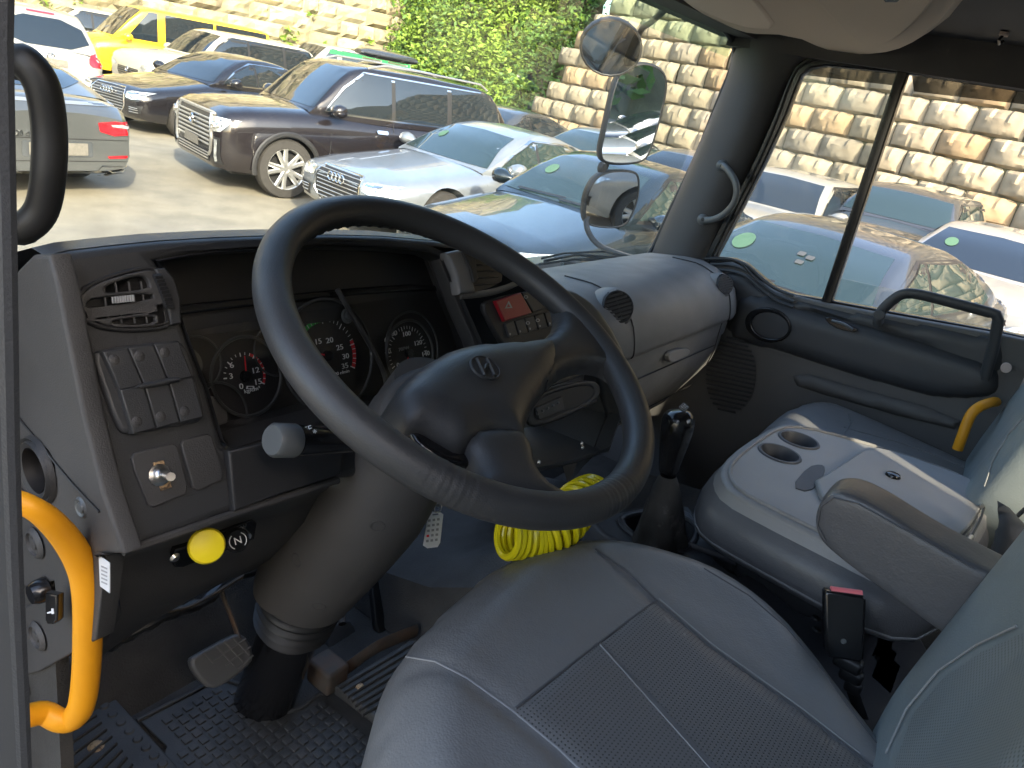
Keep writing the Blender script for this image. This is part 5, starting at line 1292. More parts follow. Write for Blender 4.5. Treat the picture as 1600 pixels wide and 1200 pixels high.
MB().lathe([(0, .004), (.012, .004), (.0145, .0), (.014, -.008), (.008, -.012), (.006, -.03), (0, -.03)], c, (-.3, -.85, .42), 24).build('knob', 'gloss_black', tk)
pl = Plane(c+Vector((-.3, -.85, .42))*.0046, (-.3, -.85, .42))
text('symbol', 'N', pl, (0, 0), .012, 'white_print', tk, h=.0003)
for a0, a1 in ((-.9, 1.0), (2.2, 4.1)): MB().tube([pl.w(.0095*math.cos(a0+(a1-a0)*i/8), .0095*math.sin(a0+(a1-a0)*i/8), .0002) for i in range(9)], .0006, 5).build('arrow_mark', 'white_print', tk)
MB().tube([KN.off(.006).pix(378, 826), on(388, 838, 'y', .61)], [.003, .004], 8).build('small_toggle', 'steel', kn)
MB().lathe([(0, .003), (.004, .003), (.006, 0)], KN.off(.008).pix(273, 871), (0, -.97, -.22), 12).build('plate_screw', 'steel', kn)
text('switch_lettering', 'ON', KN, KN.uv(KN.pix(372, 817)), .007, 'print_grey', kn, h=.0088)
lb = thing('white_label', 'white paper label hanging below the dash corner behind the yellow rail', 'label', on(163, 900, 'y', .66))
LBP = Plane((-.872, .6, .5), (-1, 0, 0), (0, -1, 0))
plate('paper', LBP, [(154, 868), (171, 880), (171, 927), (156, 916)], 'paper', lb, thick=.001, bev=.0002)
for k in range(5): plate('print_line', LBP.off(.0006), [(158, 884+6*k), (167, 888+6*k), (167, 890+6*k), (158, 886+6*k)], 'print_grey', lb, thick=.0003, bev=.0001)
# wiring under the dash
wr_ = thing('wiring_loom', 'ribbed grey conduit and taped wires behind the yellow entry rail', 'wiring', on(80, 1050, 'y', .86))
pts = crom([on(20, 1070, 'y', .80), on(60, 1075, 'y', .80), on(90, 1062, 'y', .80), (on(106, 1040, 'y', .81)), on(112, 1015, 'y', .84)], 8); n_ = len(pts)
MB().tube(pts, [.010+.0012*(i % 2) for i in range(n_)], 10).build('conduit', 'dashlower', wr_)
for k, (m_, dx) in enumerate((('red_print', 0), ('paper', 5), ('rubber', 9))):
    MB().tube(crom([on(92+dx*.4, 1024, 'y', .80), on(100, 1018-dx, 'y', .79), on(110+dx, 1005, 'y', .80), on(120+dx, 990+dx, 'y', .83)], 4), .0016, 5).build('wire', m_, wr_)
w2 = thing('taped_wires', 'black taped wires drooping below the knee panel', 'wiring', on(300, 950, 'y', .80))
MB().tube(crom([on(170, 1010, 'y', .83), on(215, 985, 'y', .80), on(270, 958, 'y', .80), on(320, 940, 'y', .82), on(360, 905, 'y', .84), on(420, 885, 'y', .86)], 6), [.008+.002*math.sin(i*1.7) for i in range(31)], 8).build('loom', 'rubber', w2)
MB().tube(crom([on(190, 1000, 'y', .80), on(240, 960, 'y', .79), on(300, 946, 'y', .80), on(380, 900, 'y', .80)], 6), .003, 6).build('wire', 'dirtmetal', w2)
# ------------------------------------------------------------------ steering column and wheel
WC = Vector((-.4965, .484, .792)); WN = Vector((.017, -.429, .903)).normalized()
WP = Plane(WC, WN)
col = thing('steering_column', 'grey tapered steering column shroud with rubber bellows and black lower tube', 'steering column', (-.49, .80, 0))
c0, c1, c2_, c3 = Vector((-.497, .520, .715)), Vector((-.495, .605, .515)), Vector((-.493, .722, .295)), Vector((-.490, .800, .0))
MB().tube(crom([c0, c0*.55+c1*.45, c1, c1*.5+c2_*.5, c2_+Vector((0, -.006, .02)), c2_], 4), [.060+.018*min(1, i/8) for i in range(21)], 36, up=(1, 0, 0)).build('shroud', 'shroud', col, ang=60)
n_ = 26; pts = [c2_+(c3-c2_)*(.30*i/n_) for i in range(n_+1)]
MB().tube(pts, [.064+.007*math.sin(i*2*math.pi/5.2)-.008*i/n_ for i in range(n_+1)], 32, up=(1, 0, 0)).build('bellows', 'rubber', col, ang=80)
MB().tube([c2_+(c3-c2_)*.25, c2_+(c3-c2_)*.6, c3], [.050, .049, .052], 28, up=(1, 0, 0)).build('lower_tube', 'gloss_black', col, ang=60)
for p, yy in (((590, 822), .535), ((463, 875), .66), ((498, 948), .665)):
    # moulded screw dimples lie on the shroud
    pass
sh_o = [o for o in col.children if o.name.startswith('shroud')][0]
bv = BVHTree.FromPolygons([tuple(v.co) for v in sh_o.data.vertices], [tuple(p.vertices) for p in sh_o.data.polygons])
for p in ((590, 822), (463, 875), (498, 948)):
    d = (onp(*p, CAM+cf, cf)-CAM).normalized(); h = bv.ray_cast(CAM, d)
    if h[0]: MB().lathe([(0, -.001), (.006, -.0005), (.009, .0006), (.011, -.0005)], h[0], h[1] if h[1].dot(d) < 0 else -h[1], 16).build('screw_dimple', 'dashlower', sh_o)
# upper shroud under the hub
MB().tube([WC+WN*-.150+Vector((-.020, -.010, 0)), WC+WN*-.125+Vector((-.030, -.02, 0)), WC+WN*-.095+Vector((-.042, -.035, 0)), WC+WN*-.082+Vector((-.046, -.038, 0))], [.066, .072, .070, .060], 32, up=(1, 0, 0), flat=.85).build('upper_shroud', 'shroud', col, ang=60)
# light stalk
st_ = thing('light_stalk', 'black lever with grey end cap and white headlamp symbols left of the column', 'control stalk', WC+Vector((-.08, .05, -.08)))
a, b_ = on(560, 690, 'x', -.60), on(444, 688, 'x', -.705); ax_s = (b_-a).normalized()
MB().tube([a+Vector((.09, .0, .0)), a, a*.5+b_*.5, b_-ax_s*.016, b_-ax_s*.014], [.011, .012, .015, .0172, .0172], 20).build('lever', 'gloss_black', st_)
kb = MB().tube([b_-ax_s*.013, b_-ax_s*.012, b_+ax_s*.012, b_+ax_s*.016], [.0165, .0180, .0180, .0150], 24).build('end_knob', 'stalkgrey', st_)
pl = Plane(b_-ax_s*.030+Vector((-.25, -.60, .65)).normalized()*.0172, (-.25, -.60, .65), tuple(ax_s))
for k, s in enumerate(('OFF', '\u263c', 'D', 'D')):
    pass
e1 = Plane(on(478, 690, 'x', -.682)+Vector((-.3, -.65, .55)).normalized()*.002, (-.35, -.75, .55))
for s, p, z in (('OFF', (474, 674), .010), ('DC', (476, 686), .0115), ('ID', (476, 700), .0115)):
    text('stalk_symbol', s, e1, e1.uv(e1.pix(*p)), z, 'white_print', st_, h=.004)
for s, p, z in (('*', (490, 678), .010), ('*', (531, 682), .010), ('OFF', (543, 680), .005), ('ON', (546, 688), .005)):
    text('stalk_symbol', s, e1, e1.uv(e1.pix(*p)), z, 'white_print', st_, h=.007)
# wheel: rim
sw_ = thing('steering_wheel', 'large worn black steering wheel with two spokes and round badge on the hub', 'steering wheel', WC)
Rr = .2355
pts = [WP.w(Rr*math.cos(a), Rr*math.sin(a), .0015*math.sin(9*a)*0) for a in [2*math.pi*i/720 for i in range(720)]]
def _dg(p):
    u, v = WP.uv(WP.pix(*p)); return math.degrees(math.atan2(v, u)) % 360
WA0 = _dg((640, 722)); WAL = (_dg((770, 775))-WA0) % 360; WB0 = _dg((915, 790)); WBL = (_dg((975, 750))-WB0) % 360      # creased, worn stretches of the leather
def rimr(i):
    k = .0192; a = (i*.5-WA0) % 360; b_ = (i*.5-WB0) % 360
    if a < WAL: k += .00035*math.sin(math.pi*a/WAL)*(math.sin(i*1.9)*.6+math.sin(i*.73+1)*.5)
    if b_ < WBL: k += .0003*math.sin(math.pi*b_/WBL)*(math.sin(i*1.7)*.6+math.sin(i*.9)*.5)
    return k
rim = MB().tube(pts, [rimr(i) for i in range(720)], 22, cyc=True, up=tuple(WN)).build('rim', 'wheelskin', sw_, ang=80)
# finger grips on the underside of the upper rim
fg = MB()
for i in range(16):
    a = RAD(62+4.6*i); fg.lathe([(0, .006), (.006, .004), (.0085, 0)], WP.w(.2235*math.cos(a), .2235*math.sin(a), -.008), WP.w(.1*math.cos(a), .1*math.sin(a), -.04)-WP.w(.2235*math.cos(a), .2235*math.sin(a), 0), 10)
fg.build('finger_grips', 'wheelskin', sw_)
# hub and spokes (outlines measured on the wheel plane)
SA = [(835, 536), (862, 520), (874, 500), (872, 478), (862, 458), (880, 450), (930, 482), (968, 540), (990, 600), (978, 606), (960, 582), (930, 570), (895, 573), (868, 590), (852, 612), (840, 580)]
SB = [(722, 676), (760, 668), (812, 670), (832, 700), (838, 735), (862, 762), (905, 775), (900, 792), (860, 800), (800, 786), (745, 762), (752, 748), (750, 730)]
HB = [(617, 622), (622, 606), (640, 588), (668, 566), (700, 550), (740, 541), (790, 538), (832, 534), (852, 532), (866, 545), (872, 570), (866, 592), (850, 612), (836, 632), (822, 662), (818, 690), (824, 706), (808, 700), (790, 690), (770, 686), (752, 690), (734, 702), (718, 706), (690, 690), (660, 672), (640, 668), (626, 650)]
pillow('spoke', WP.off(.010), SA, 'wheelskin', sw_, low=.012, T=.018, R=.022, st=.008, skirt=.012, sm=1)
pillow('spoke', WP.off(.012), SB, 'wheelskin', sw_, low=.012, T=.018, R=.022, st=.008, skirt=.012, sm=1)
pillow('hub_pad', WP.off(.017), HB, 'wheelskin', sw_, low=.022, T=.026, R=.04, st=.009, skirt=.035, sm=1)
plate('hub_lower_trim', WP.off(-.010), [(640, 668), (680, 678), (720, 706), (740, 704), (745, 722), (728, 726), (690, 716), (655, 694)], 'gloss_black', sw_, thick=.02, bev=.005, sm=1)
# badge: ring with slanted H
hub_o = [o for o in sw_.children if o.name.startswith('hub_pad')][0]
bv = BVHTree.FromPolygons([tuple(v.co) for v in hub_o.data.vertices], [tuple(p.vertices) for p in hub_o.data.polygons])
BG = WP.off(.0175); bu, bv_ = BG.uv(BG.pix(758, 575))
bg = plate('hub_badge', BG, ell(bu, bv_, .0205, .0175, 32), 'wheelskin', hub_o, thick=.003, bev=.001, pix=False, h=.0006)
ringp = [BG.w(bu+.0195*math.cos(a), bv_+.0165*math.sin(a), .0012) for a in [i*math.pi/20 for i in range(40)]]
MB().tube(ringp, .0010, 6, cyc=True).build('badge_ring', 'dashlower', bg)
hs = MB()
hs.tube(crom([BG.w(bu-.0125, bv_-.010, .0014), BG.w(bu-.008, bv_+.0, .0016), BG.w(bu-.002, bv_+.0135, .0014)], 4), [.0022]*9, 6)
hs.tube(crom([BG.w(bu+.002, bv_-.0135, .0014), BG.w(bu+.008, bv_-.0, .0016), BG.w(bu+.0125, bv_+.010, .0014)], 4), [.0022]*9, 6)
hs.tube(crom([BG.w(bu-.009, bv_-.002, .0014), BG.w(bu-.003, bv_-.002, .0016), BG.w(bu+.003, bv_+.002, .0016), BG.w(bu+.009, bv_+.002, .0014)], 4), [.0018]*13, 6)
hs.build('badge_letter', 'dashlower', bg)
# key with white tag
ky = thing('key_tag', 'white plastic key tag hanging from the ignition under the wheel', 'key tag', on(680, 790, 'y', .56))
KT = Plane(on(680, 820, 'y', .545), (-.25, -.95, .1))
plate('tag', KT, [(670, 806), (674, 800), (688, 800), (693, 804), (688, 848), (684, 855), (668, 857), (662, 853)], 'white_print', ky, thick=.0025, bev=.0006, holes=[[(676, 804), (686, 802.5), (686, 804.5), (676, 806)]])
for k in range(5):
    for j in range(3): plate('tag_print', KT.off(.0004), [(669+7*j-k*.8, 812+8*k-j), (673+7*j-k*.8, 811.5+8*k-j), (673+7*j-k*.8, 815+8*k-j), (669+7*j-k*.8, 815.5+8*k-j)], 'red_print' if (k == 3 and j < 1) else 'print_grey', ky, thick=.0004, bev=.0001)
MB().tube([KT.off(.001).w(*[a+b_ for a, b_ in zip(KT.uv(KT.pix(684, 792)), (.006*math.cos(t), .009*math.sin(t)))]) for t in [i*math.pi/8 for i in range(16)]], .0009, 6, cyc=True).build('split_ring', 'steel', ky)
MB().tube([on(685, 790, 'y', .55), on(684, 778, 'y', .54)], .003, 8).build('key', 'steel', ky)
# ------------------------------------------------------------------ pedals and floor things
bp2 = thing('clutch_pedal', 'worn dark rubber clutch pedal with grid tread on a thin arm', 'pedal', on(350, 1035, 'y', .78))
PP = Plane(on(350, 1030, 'y', .76), (-.10, -.80, .60))
ped = [(298, 1030), (306, 1024), (364, 992), (376, 990), (388, 998), (397, 1022), (394, 1036), (372, 1056), (340, 1076), (326, 1074), (312, 1062), (300, 1044)]
pd_ = plate('pad', PP, ped, 'lens_grey', bp2, thick=.018, bev=.005, sm=1)
gr = MB()
for a, b_ in (((318, 1020), (334, 1036)), ((338, 1010), (366, 1040)), ((350, 1002), (380, 1034)), ((364, 996), (390, 1024)), ((330, 1034), (384, 998)), ((352, 1040), (392, 1010)), ((372, 1044), (396, 1024))):
    gr.tube([PP.off(.001).pix(*a), PP.off(.001).pix(*b_)], .0014, 5)
gr.build('tread', 'doorgrey', pd_)
MB().tube(crom([on(374, 1000, 'y', .77), on(362, 965, 'y', .80), on(348, 930, 'y', .83), on(340, 900, 'y', .86), on(336, 880, 'y', .9)], 4), [.007]*17, 8, flat=.5).build('arm', 'dirtmetal', bp2)
ac = thing('accelerator_pedal', 'long narrow black accelerator pedal right of the column', 'pedal', on(605, 990, 'y', .80))
AP_ = Plane(on(605, 940, 'y', .82), (-.05, -.78, .62))
plate('pad', AP_, [(578, 890), (590, 876), (606, 874), (616, 888), (634, 982), (620, 994), (594, 994), (588, 980)], 'rubber', ac, thick=.016, bev=.004)
for r_ in (6, 10, 14): MB().tube([AP_.off(.001).pix(600+r_*math.cos(t), 890+r_*.9*math.sin(t)) for t in [i*math.pi/10-.4 for i in range(11)]], .0009, 5).build('moulded_arc', 'print_grey', ac)
MB().tube([AP_.off(.001).pix(596, 908), AP_.off(.001).pix(604, 940)], .0008, 5).build('moulded_line', 'lens_grey', ac); MB().tube([AP_.off(.001).pix(613, 898), AP_.off(.001).pix(616, 930)], .0008, 5).build('moulded_line', 'print_grey', ac)
bk = thing('brake_pedal', 'dark brake pedal half hidden behind the steering column', 'pedal', on(545, 1005, 'y', .82))
plate('pad', Plane(on(545, 1005, 'y', .82), (0, -.8, .6)), [(510, 985), (545, 965), (558, 985), (562, 1015), (548, 1030), (515, 1020)], 'lens_grey', bk, thick=.014, bev=.004, sm=1)
MB().tube([on(535, 975, 'y', .83), on(530, 930, 'y', .88)], .008, 8).build('arm', 'dirtmetal', bk)
tr_ = thing('thin_metal_rod', 'thin pale metal rod crossing the dark footwell', 'rod', on(720, 893, 'y', .80))
MB().tube([on(696, 895, 'y', .80), on(850, 887, 'y', .86)], .0035, 8).build('rod', 'steel', tr_)
# floor mats
FM = Plane((0, 0, .004), (0, 0, 1))
mt = thing('floor_mat', 'black rubber floor mat with raised square tread under the pedals', 'floor mat', (-.6, .7, 0))
mat_o = [(214, 1126), (300, 1082), (345, 1062), (398, 1080), (412, 1100), (440, 1112), (470, 1106), (500, 1085), (530, 1080), (560, 1092), (640, 1120), (700, 1300), (420, 1400), (200, 1400), (260, 1170)]
plate('mat_base', FM, mat_o, 'floorrubber', mt, thick=.006, bev=.002, h=.006)
MB().tube(crom([FM.off(.008).pix(*p) for p in ((214, 1126), (300, 1082), (345, 1062), (398, 1080), (412, 1100), (440, 1112), (470, 1106), (500, 1085), (530, 1080), (560, 1092))], 4), .004, 8).build('mat_edge', 'floorrubber', mt)
td = MB()
mu = FM.pu(mat_o); xs = [u[0] for u in mu]; ys = [u[1] for u in mu]
st = .0185; y = min(ys)
while y < max(ys):
    x = min(xs)
    while x < max(xs):
        if inpoly(x, y, mu) and dpoly(x, y, mu) > .02 and x < -.42: td.box(FM.w(x, y, .007), (.0135, .0135, .004))
        x += st
    y += st
td.build('mat_tread', 'floorrubber', mt, bevel=.0012, seg=1)
m2 = thing('side_floor_mat', 'black rubber step mat with long raised ribs beside the entry', 'floor mat', (-.8, .8, 0))
FM2 = Plane((0, 0, .03), (0, 0, 1))
mo2 = [(62, 1150), (110, 1130), (160, 1090), (166, 1075), (280, 1200), (330, 1300), (60, 1300)]
plate('mat_base', FM2, mo2, 'floorrubber', m2, thick=.03, bev=.003)
rb = MB()
for k in range(11):
    a = (92+14*k, 1196-17*k+16) if False else (88+9*k, 1210-11*k); L_ = 60
    p0, p1 = (76+16*k*.55+k*3.5, 1165+12*k), (150+8*k, 1118+11*k)
    rb.tube([FM2.off(.001).pix(*p0), FM2.off(.001).pix(*p1)], .0042, 8, flat=.6)
sd2 = rb
for k in range(9):
    sd2.lathe([(0, .003), (.006, .0025), (.008, 0)], FM2.pix(163+13*k, 1103+13*k), (0, 0, 1), 10)
    sd2.lathe([(0, .003), (.006, .0025), (.008, 0)], FM2.pix(80+8*k, 1160+14*k), (0, 0, 1), 10)
sd2.build('mat_ribs', 'floorrubber', m2)
MB().lathe([(0, .004), (.006, .004), (.010, .001), (.012, 0)], FM2.pix(150, 1166), (0, 0, 1), 14).build('floor_bolt', 'brass_dirty', m2)
m3 = thing('ribbed_step_mat', 'small black ribbed mat corner between column and driver seat', 'floor mat', on(600, 1060, 'z', .05))
FM3 = Plane((0, 0, .05), (0, 0, 1))
plate('mat_base', FM3, [(524, 1072), (640, 1000), (760, 1000), (760, 1300), (600, 1130)], 'floorrubber', m3, thick=.02, bev=.003)
rb = MB()
for k in range(7): rb.tube([FM3.off(.001).pix(530+6*k, 1076+7*k), FM3.off(.001).pix(650+6*k, 1004+7*k)], .0035, 6, flat=.6)
rb.build('mat_ribs', 'floorrubber', m3)
MB().lathe([(0, .003), (.005, .003), (.008, 0)], FM3.pix(562, 1072), (0, 0, 1), 12).build('mat_rivet', 'brass_dirty', m3)
# rusty brackets in the footwell
rb_ = thing('floor_bracket', 'dirty rust-brown floor bracket between column and accelerator', 'bracket', on(560, 1020, 'z', .02))
MB().tube(crom([on(500, 1070, 'z', .03), on(540, 1045, 'z', .05), on(590, 1010, 'z', .06), on(650, 985, 'z', .05)], 4), .014, 7, flat=.5).build('bracket', 'dirtmetal', rb_)
MB().box(on(512, 1050, 'z', .05), (.05, .06, .05)).build('bracket_block', 'dirtmetal', rb_, bevel=.008)
# ------------------------------------------------------------------ seats
def stitch(name, pl, pts, par, m='thread', r=.0011, h=0.0, surf=None, lift=.0008, cyc=False):
    q = crom([pl.off(h).pix(*p) for p in pts], 8)
    if surf:
        o = []
        for p in q:
            d = (p-CAM).normalized(); hh = surf.ray_cast(CAM, d)
            o.append(hh[0]-d*lift if hh[0] else None)
        q = [p for p in o if p is not None]
    return MB().tube(q, r, 6).build(name, m, par) if len(q) > 2 else None
def bvh_of(o): return BVHTree.FromPolygons([tuple(v.co) for v in o.data.vertices], [tuple(p.vertices) for p in o.data.polygons])
def sstitch(name, obj_, pts, m='thread', r=.0011, lift=.0006, pr=None):
    b_ = bvh_of(obj_); o = []
    for i in range(len(pts)-1):
        for j in range(10):
            px = pts[i][0]+(pts[i+1][0]-pts[i][0])*j/10; py = pts[i][1]+(pts[i+1][1]-pts[i][1])*j/10
            d = ((px-800)/FPX*cr+(600-py)/FPX*cu+cf).normalized(); h = b_.ray_cast(CAM, d)
            if h[0]:
                n = h[1] if h[1].dot(d) < 0 else -h[1]; o.append(h[0]+n*lift)
    if len(o) < 3: return
    return MB().tube(o, r, 6).build(name, m, obj_)
ds = thing('driver_seat', 'blue-grey leather driver seat with perforated middle, nearest to the camera', 'seat', (-.42, .2, .05))
SP = Plane((-.42, .2, .452), Vector((0, -.10, 1)))
cush = [(582, 1230), (583, 1160), (590, 1100), (606, 1050), (634, 1006), (680, 960), (740, 905), (780, 880), (830, 858), (880, 847), (940, 846), (1000, 856), (1100, 888), (1170, 930), (1230, 980), (1285, 1045), (1325, 1100), (1380, 1170), (1420, 1230), (1440, 1330), (1400, 1500), (600, 1500), (586, 1330)]
cush = [tuple(SP.uv(SP.off(-.045).pix(*p))) for p in cush]
# stitch lines on the cushion in the seat plane
L1 = SP.pu([(930, 858), (1026, 938), (1110, 1010), (1250, 1110), (1350, 1190), (1450, 1290)])       # right bolster seam
L2 = SP.pu([(620, 1022), (672, 1032), (730, 1062), (800, 1112), (870, 1170), (950, 1250)])          # left bolster seam
L3 = SP.pu([(1026, 938), (940, 1000), (860, 1062), (800, 1112)])                                    # cross seam
def dline(x, y, L_):
    d = 1e9
    for i in range(len(L_)-1):
        ax0, ay0 = L_[i]; dx, dy = L_[i+1][0]-ax0, L_[i+1][1]-ay0
        t = max(0, min(1, ((x-ax0)*dx+(y-ay0)*dy)/(dx*dx+dy*dy))); d = min(d, math.hypot(x-ax0-t*dx, y-ay0-t*dy))
    return d
def hseat(x, y, d):
    h = -.006*math.exp(-(dline(x, y, L1)/.010)**2)-.006*math.exp(-(dline(x, y, L2)/.010)**2)-.003*math.exp(-(dline(x, y, L3)/.008)**2)
    # middle slightly dished between the bolsters
    a = min(dline(x, y, L1), dline(x, y, L2)); h += .010*math.exp(-((d-.06)/.035)**2)
    return h
cu1 = pillow('seat_cushion', SP, cush, 'leather', ds, pix=False, T=.075, R=.12, st=.0125, hf=hseat, skirt=.10, sm=1, pw=2.2)
# perforated panels lie on the cushion: a second layer just above
def overlay(name, base, poly, m, lift=.0012, st=.012, par=None):
    """thin covering panel following the surface under it; outline in picture points on that surface"""
    b_ = bvh_of(base); n0 = None
    V2, F2 = tri(poly, st); out = []; ok = []
    for (px, py) in V2:
        d = ((px-800)/FPX*cr+(600-py)/FPX*cu+cf).normalized(); h = b_.ray_cast(CAM, d)
        if h[0] is None: out.append(CAM); ok.append(False); continue
        n = h[1] if h[1].dot(d) < 0 else -h[1]; out.append(h[0]+n*lift); ok.append(True)
    return mk(name, out, [f for f in F2 if all(ok[i] for i in f)], m, par or base, ang=70)
overlay('perforated_panel', cu1, [(1021, 941), (1110, 1014), (1250, 1114), (1350, 1196), (1400, 1240), (1180, 1260), (1100, 1180), (1020, 1090), (940, 1006)], 'leather_perf', st=12)
overlay('perforated_panel', cu1, [(934, 1009), (1014, 1094), (1094, 1184), (1170, 1260), (960, 1250), (876, 1172), (806, 1113), (864, 1066)], 'leather_perf', st=12)
sstitch('seam', cu1, [(930, 858), (975, 890), (1026, 938), (1110, 1010), (1250, 1110), (1350, 1188), (1400, 1225)], r=.0016, m='leather_dark')
sstitch('seam_stitching', cu1, [(1030, 936), (1114, 1008), (1254, 1108), (1354, 1186)], r=.0008, lift=.0012)
sstitch('seam_stitching', cu1, [(630, 1026), (680, 1034), (730, 1060), (800, 1110), (870, 1168), (940, 1235)], r=.0012)
sstitch('seam', cu1, [(1026, 938), (940, 1002), (860, 1064), (800, 1112)], r=.0018, m='leather_dark')
sstitch('seam_stitching', cu1, [(934, 1004), (1010, 1090), (1090, 1180), (1150, 1250)], r=.0012)
sstitch('seam', cu1, [(1100, 888), (1170, 930), (1230, 982), (1285, 1048), (1325, 1104), (1375, 1168)], r=.0022, m='leather_dark', lift=-.001)
# seat base
slab('seat_base', (-.66, -.15, .02), (-.20, .40, .33), 'consoledark', ds)
# backrest: upright block leaning back; outline seen from the driver door
def backrest(name, par, xc, hwid, y0, z0, z1, lean, th, mt_, bul=.035, n=14):
    rings = []
    for i in range(n+1):
        t = i/n; z = z0+(z1-z0)*t; y = y0-lean*t
        wf = hwid*(1-.10*max(0, t-.75)*4*.5)*(1-.12*max(0, .15-t)/.15)
        if t > .88: wf *= math.sqrt(max(.05, 1-((t-.88)/.13)**2*.55))
        ring = []
        for k in range(28):
            a = 2*math.pi*k/28; ca, sa = math.cos(a), math.sin(a)
            x = wf*(abs(ca)**.55)*(1 if ca > 0 else -1); yy = th/2*(abs(sa)**.6)*(1 if sa > 0 else -1)
            if sa > 0: yy += bul*(abs(x)/hwid)**2.2*min(1, (1-t)*6) - .010
            ring.append((xc+x, y+yy, z))
        rings.append(ring)
    return MB().loft(rings, True, True, True).build(name, mt_, par, sub=1, ang=180)
bk1 = backrest('backrest', ds, -.445, .280, -.132, .36, .98, .10, .17, 'leather_back', bul=.055)
sstitch('seam_stitching', bk1, lift=.003, pts=[(1388, 1180), (1420, 1110), (1470, 1050), (1530, 1010), (1600, 978)], r=.0012)
overlay('perforated_panel', bk1, lift=.0025, poly=[(1400, 1200), (1430, 1118), (1478, 1062), (1536, 1022), (1640, 975), (1640, 1240), (1420, 1240)], m='leather_backperf', st=14)
# armrest
arm_t = thing('folding_armrest', 'dark leather armrest hanging beside the driver backrest', 'armrest', on(1400, 880, 'x', -.14))
AL = Plane((-.175, 0, .6), (-1, 0, 0), (0, -1, 0))
ao = [(1272, 822), (1273, 800), (1284, 776), (1300, 768), (1330, 770), (1380, 796), (1440, 836), (1530, 886), (1620, 930), (1600, 1010), (1500, 1010), (1430, 958), (1360, 908), (1300, 862), (1280, 842)]
acu = AL.pu(ao); acu2 = chk(acu, 1)
A_ = MB()
ra = [AL.w(u, v, 0) for u, v in acu2]
cx_ = sum((p for p in ra), Vector())/len(ra)
def shr(f, dx): return [cx_+(p-cx_)*f+Vector((dx, 0, 0)) for p in ra]
A_.loft([shr(.90, -.006), shr(.975, -.003), shr(1.0, .006), shr(1.0, .060), shr(.975, .070), shr(.90, .074)], True, True, True).build('armrest_pad', 'leather_dark', arm_t, ang=50, sub=1)
ap = [o for o in arm_t.children][0]
sstitch('seam_stitching', ap, [(1290, 846), (1278, 820), (1283, 792), (1302, 778), (1340, 786), (1400, 820), (1470, 860), (1530, 894)], r=.0010, m='leather_dark', lift=.001)
# seat belt buckle
bu_ = thing('seat_belt_buckle', 'black seat belt buckle with red release button standing beside the seat cushion', 'buckle', on(1315, 1080, 'x', -.13))
BK = Plane((-.135, .04, .48), (-.90, -.35, .25), (0, -1, 0))
plate('housing', BK, [(1288, 928), (1292, 924), (1350, 932), (1354, 938), (1350, 1030), (1344, 1036), (1296, 1028), (1290, 1018)], 'gloss_black', bu_, thick=.022, bev=.004)
top = BK.off(-.011)
tb2 = Plane(on(1322, 929, 'x', -.13), (-.3, .1, 1), (1, 0, 0))
a, b_ = BK.off(-.011).pix(1293, 922), BK.off(-.011).pix(1351, 930)
MB().tube([a*.92+b_*.08, b_*.92+a*.08], .0065, 12, flat=.9).build('release_button', 'buckle_red', bu_)
MB().lathe([(0, .002), (.003, .002), (.004, 0)], BK.pix(1318, 1002), BK.n, 12).build('rivet', 'stalkgrey', bu_)
for k, (q0, q1) in enumerate((((1300, 1032), (1350, 1038)), ((1312, 1052), (1348, 1058)), ((1322, 1070), (1344, 1076)))):
    c = (BK.off(-.012).pix(*q0)+BK.off(-.012).pix(*q1))/2
    MB().box(c, (.020-.003*k, .040-.008*k, .022)).build('flexible_boot', 'rubber', bu_, bevel=.006)
MB().tube([BK.off(-.012).pix(1332, 1080), on(1350, 1130, 'x', -.12)], .008, 8, flat=.3).build('strap', 'rubber', bu_)
# passenger seat
ps = thing('passenger_seat', 'grey leather passenger seat behind the folded middle console', 'seat', (.72, .1, .05))
PSP = Plane((.7, .1, .455), Vector((0, -.08, 1)))
pcu = [(.36, .0), (.36, .20), (.40, .26), (.50, .285), (.66, .29), (.80, .275), (.88, .24), (.90, .15), (.90, -.10), (.88, -.25), (.38, -.25)]
pc = pillow('seat_cushion', PSP, [(x-.7, y-.02) for x, y in pcu], 'leather', ps, T=.055, R=.08, st=.018, skirt=.12, pix=False, sm=1)
slab('seat_base', (.42, -.25, .02), (.86, .26, .34), 'consoledark', ps)
sstitch('seam', pc, [(1326, 648), (1330, 660), (1318, 680), (1300, 700)], r=.0016, m='leather')
sstitch('seam', pc, [(1318, 668), (1400, 690), (1470, 715), (1540, 745)], r=.0016, m='leather')
bk2 = backrest('backrest', ps, .655, .285, -.112, .40, 1.02, .12, .17, 'leather_back', bul=.04)
sstitch('seam_stitching', bk2, [(1538, 760), (1552, 720), (1575, 680), (1600, 652)], r=.0014)
# ------------------------------------------------------------------ folded middle seat back = console
cs = thing('centre_console', 'grey folded middle seat back used as console, cup holders and lidded box on top', 'centre console', (.2, .1, .30))
CT = Plane((.2, .12, .505), Vector((0, .02, 1)))
top_ = [(1128, 722), (1160, 694), (1212, 662), (1250, 662), (1330, 682), (1440, 716), (1510, 742), (1545, 768), (1548, 800), (1520, 850), (1470, 905), (1400, 900), (1300, 850), (1200, 800), (1140, 768), (1124, 744)]
tu = chk(CT.pu(top_), 1)
c_ = (sum(u[0] for u in tu)/len(tu), sum(u[1] for u in tu)/len(tu))
def rg_(f, z, ox=0, oy=0): return [CT.w(c_[0]+(u-c_[0])*f+ox, c_[1]+(v-c_[1])*f+oy, z) for u, v in tu]
cupc = [CT.uv(CT.pix(1248, 688)), CT.uv(CT.pix(1218, 709))]
cupr = .036
rec = CT.pu([(1150, 722), (1216, 672), (1250, 672), (1350, 696), (1352, 702), (1296, 742), (1262, 762), (1170, 742)])
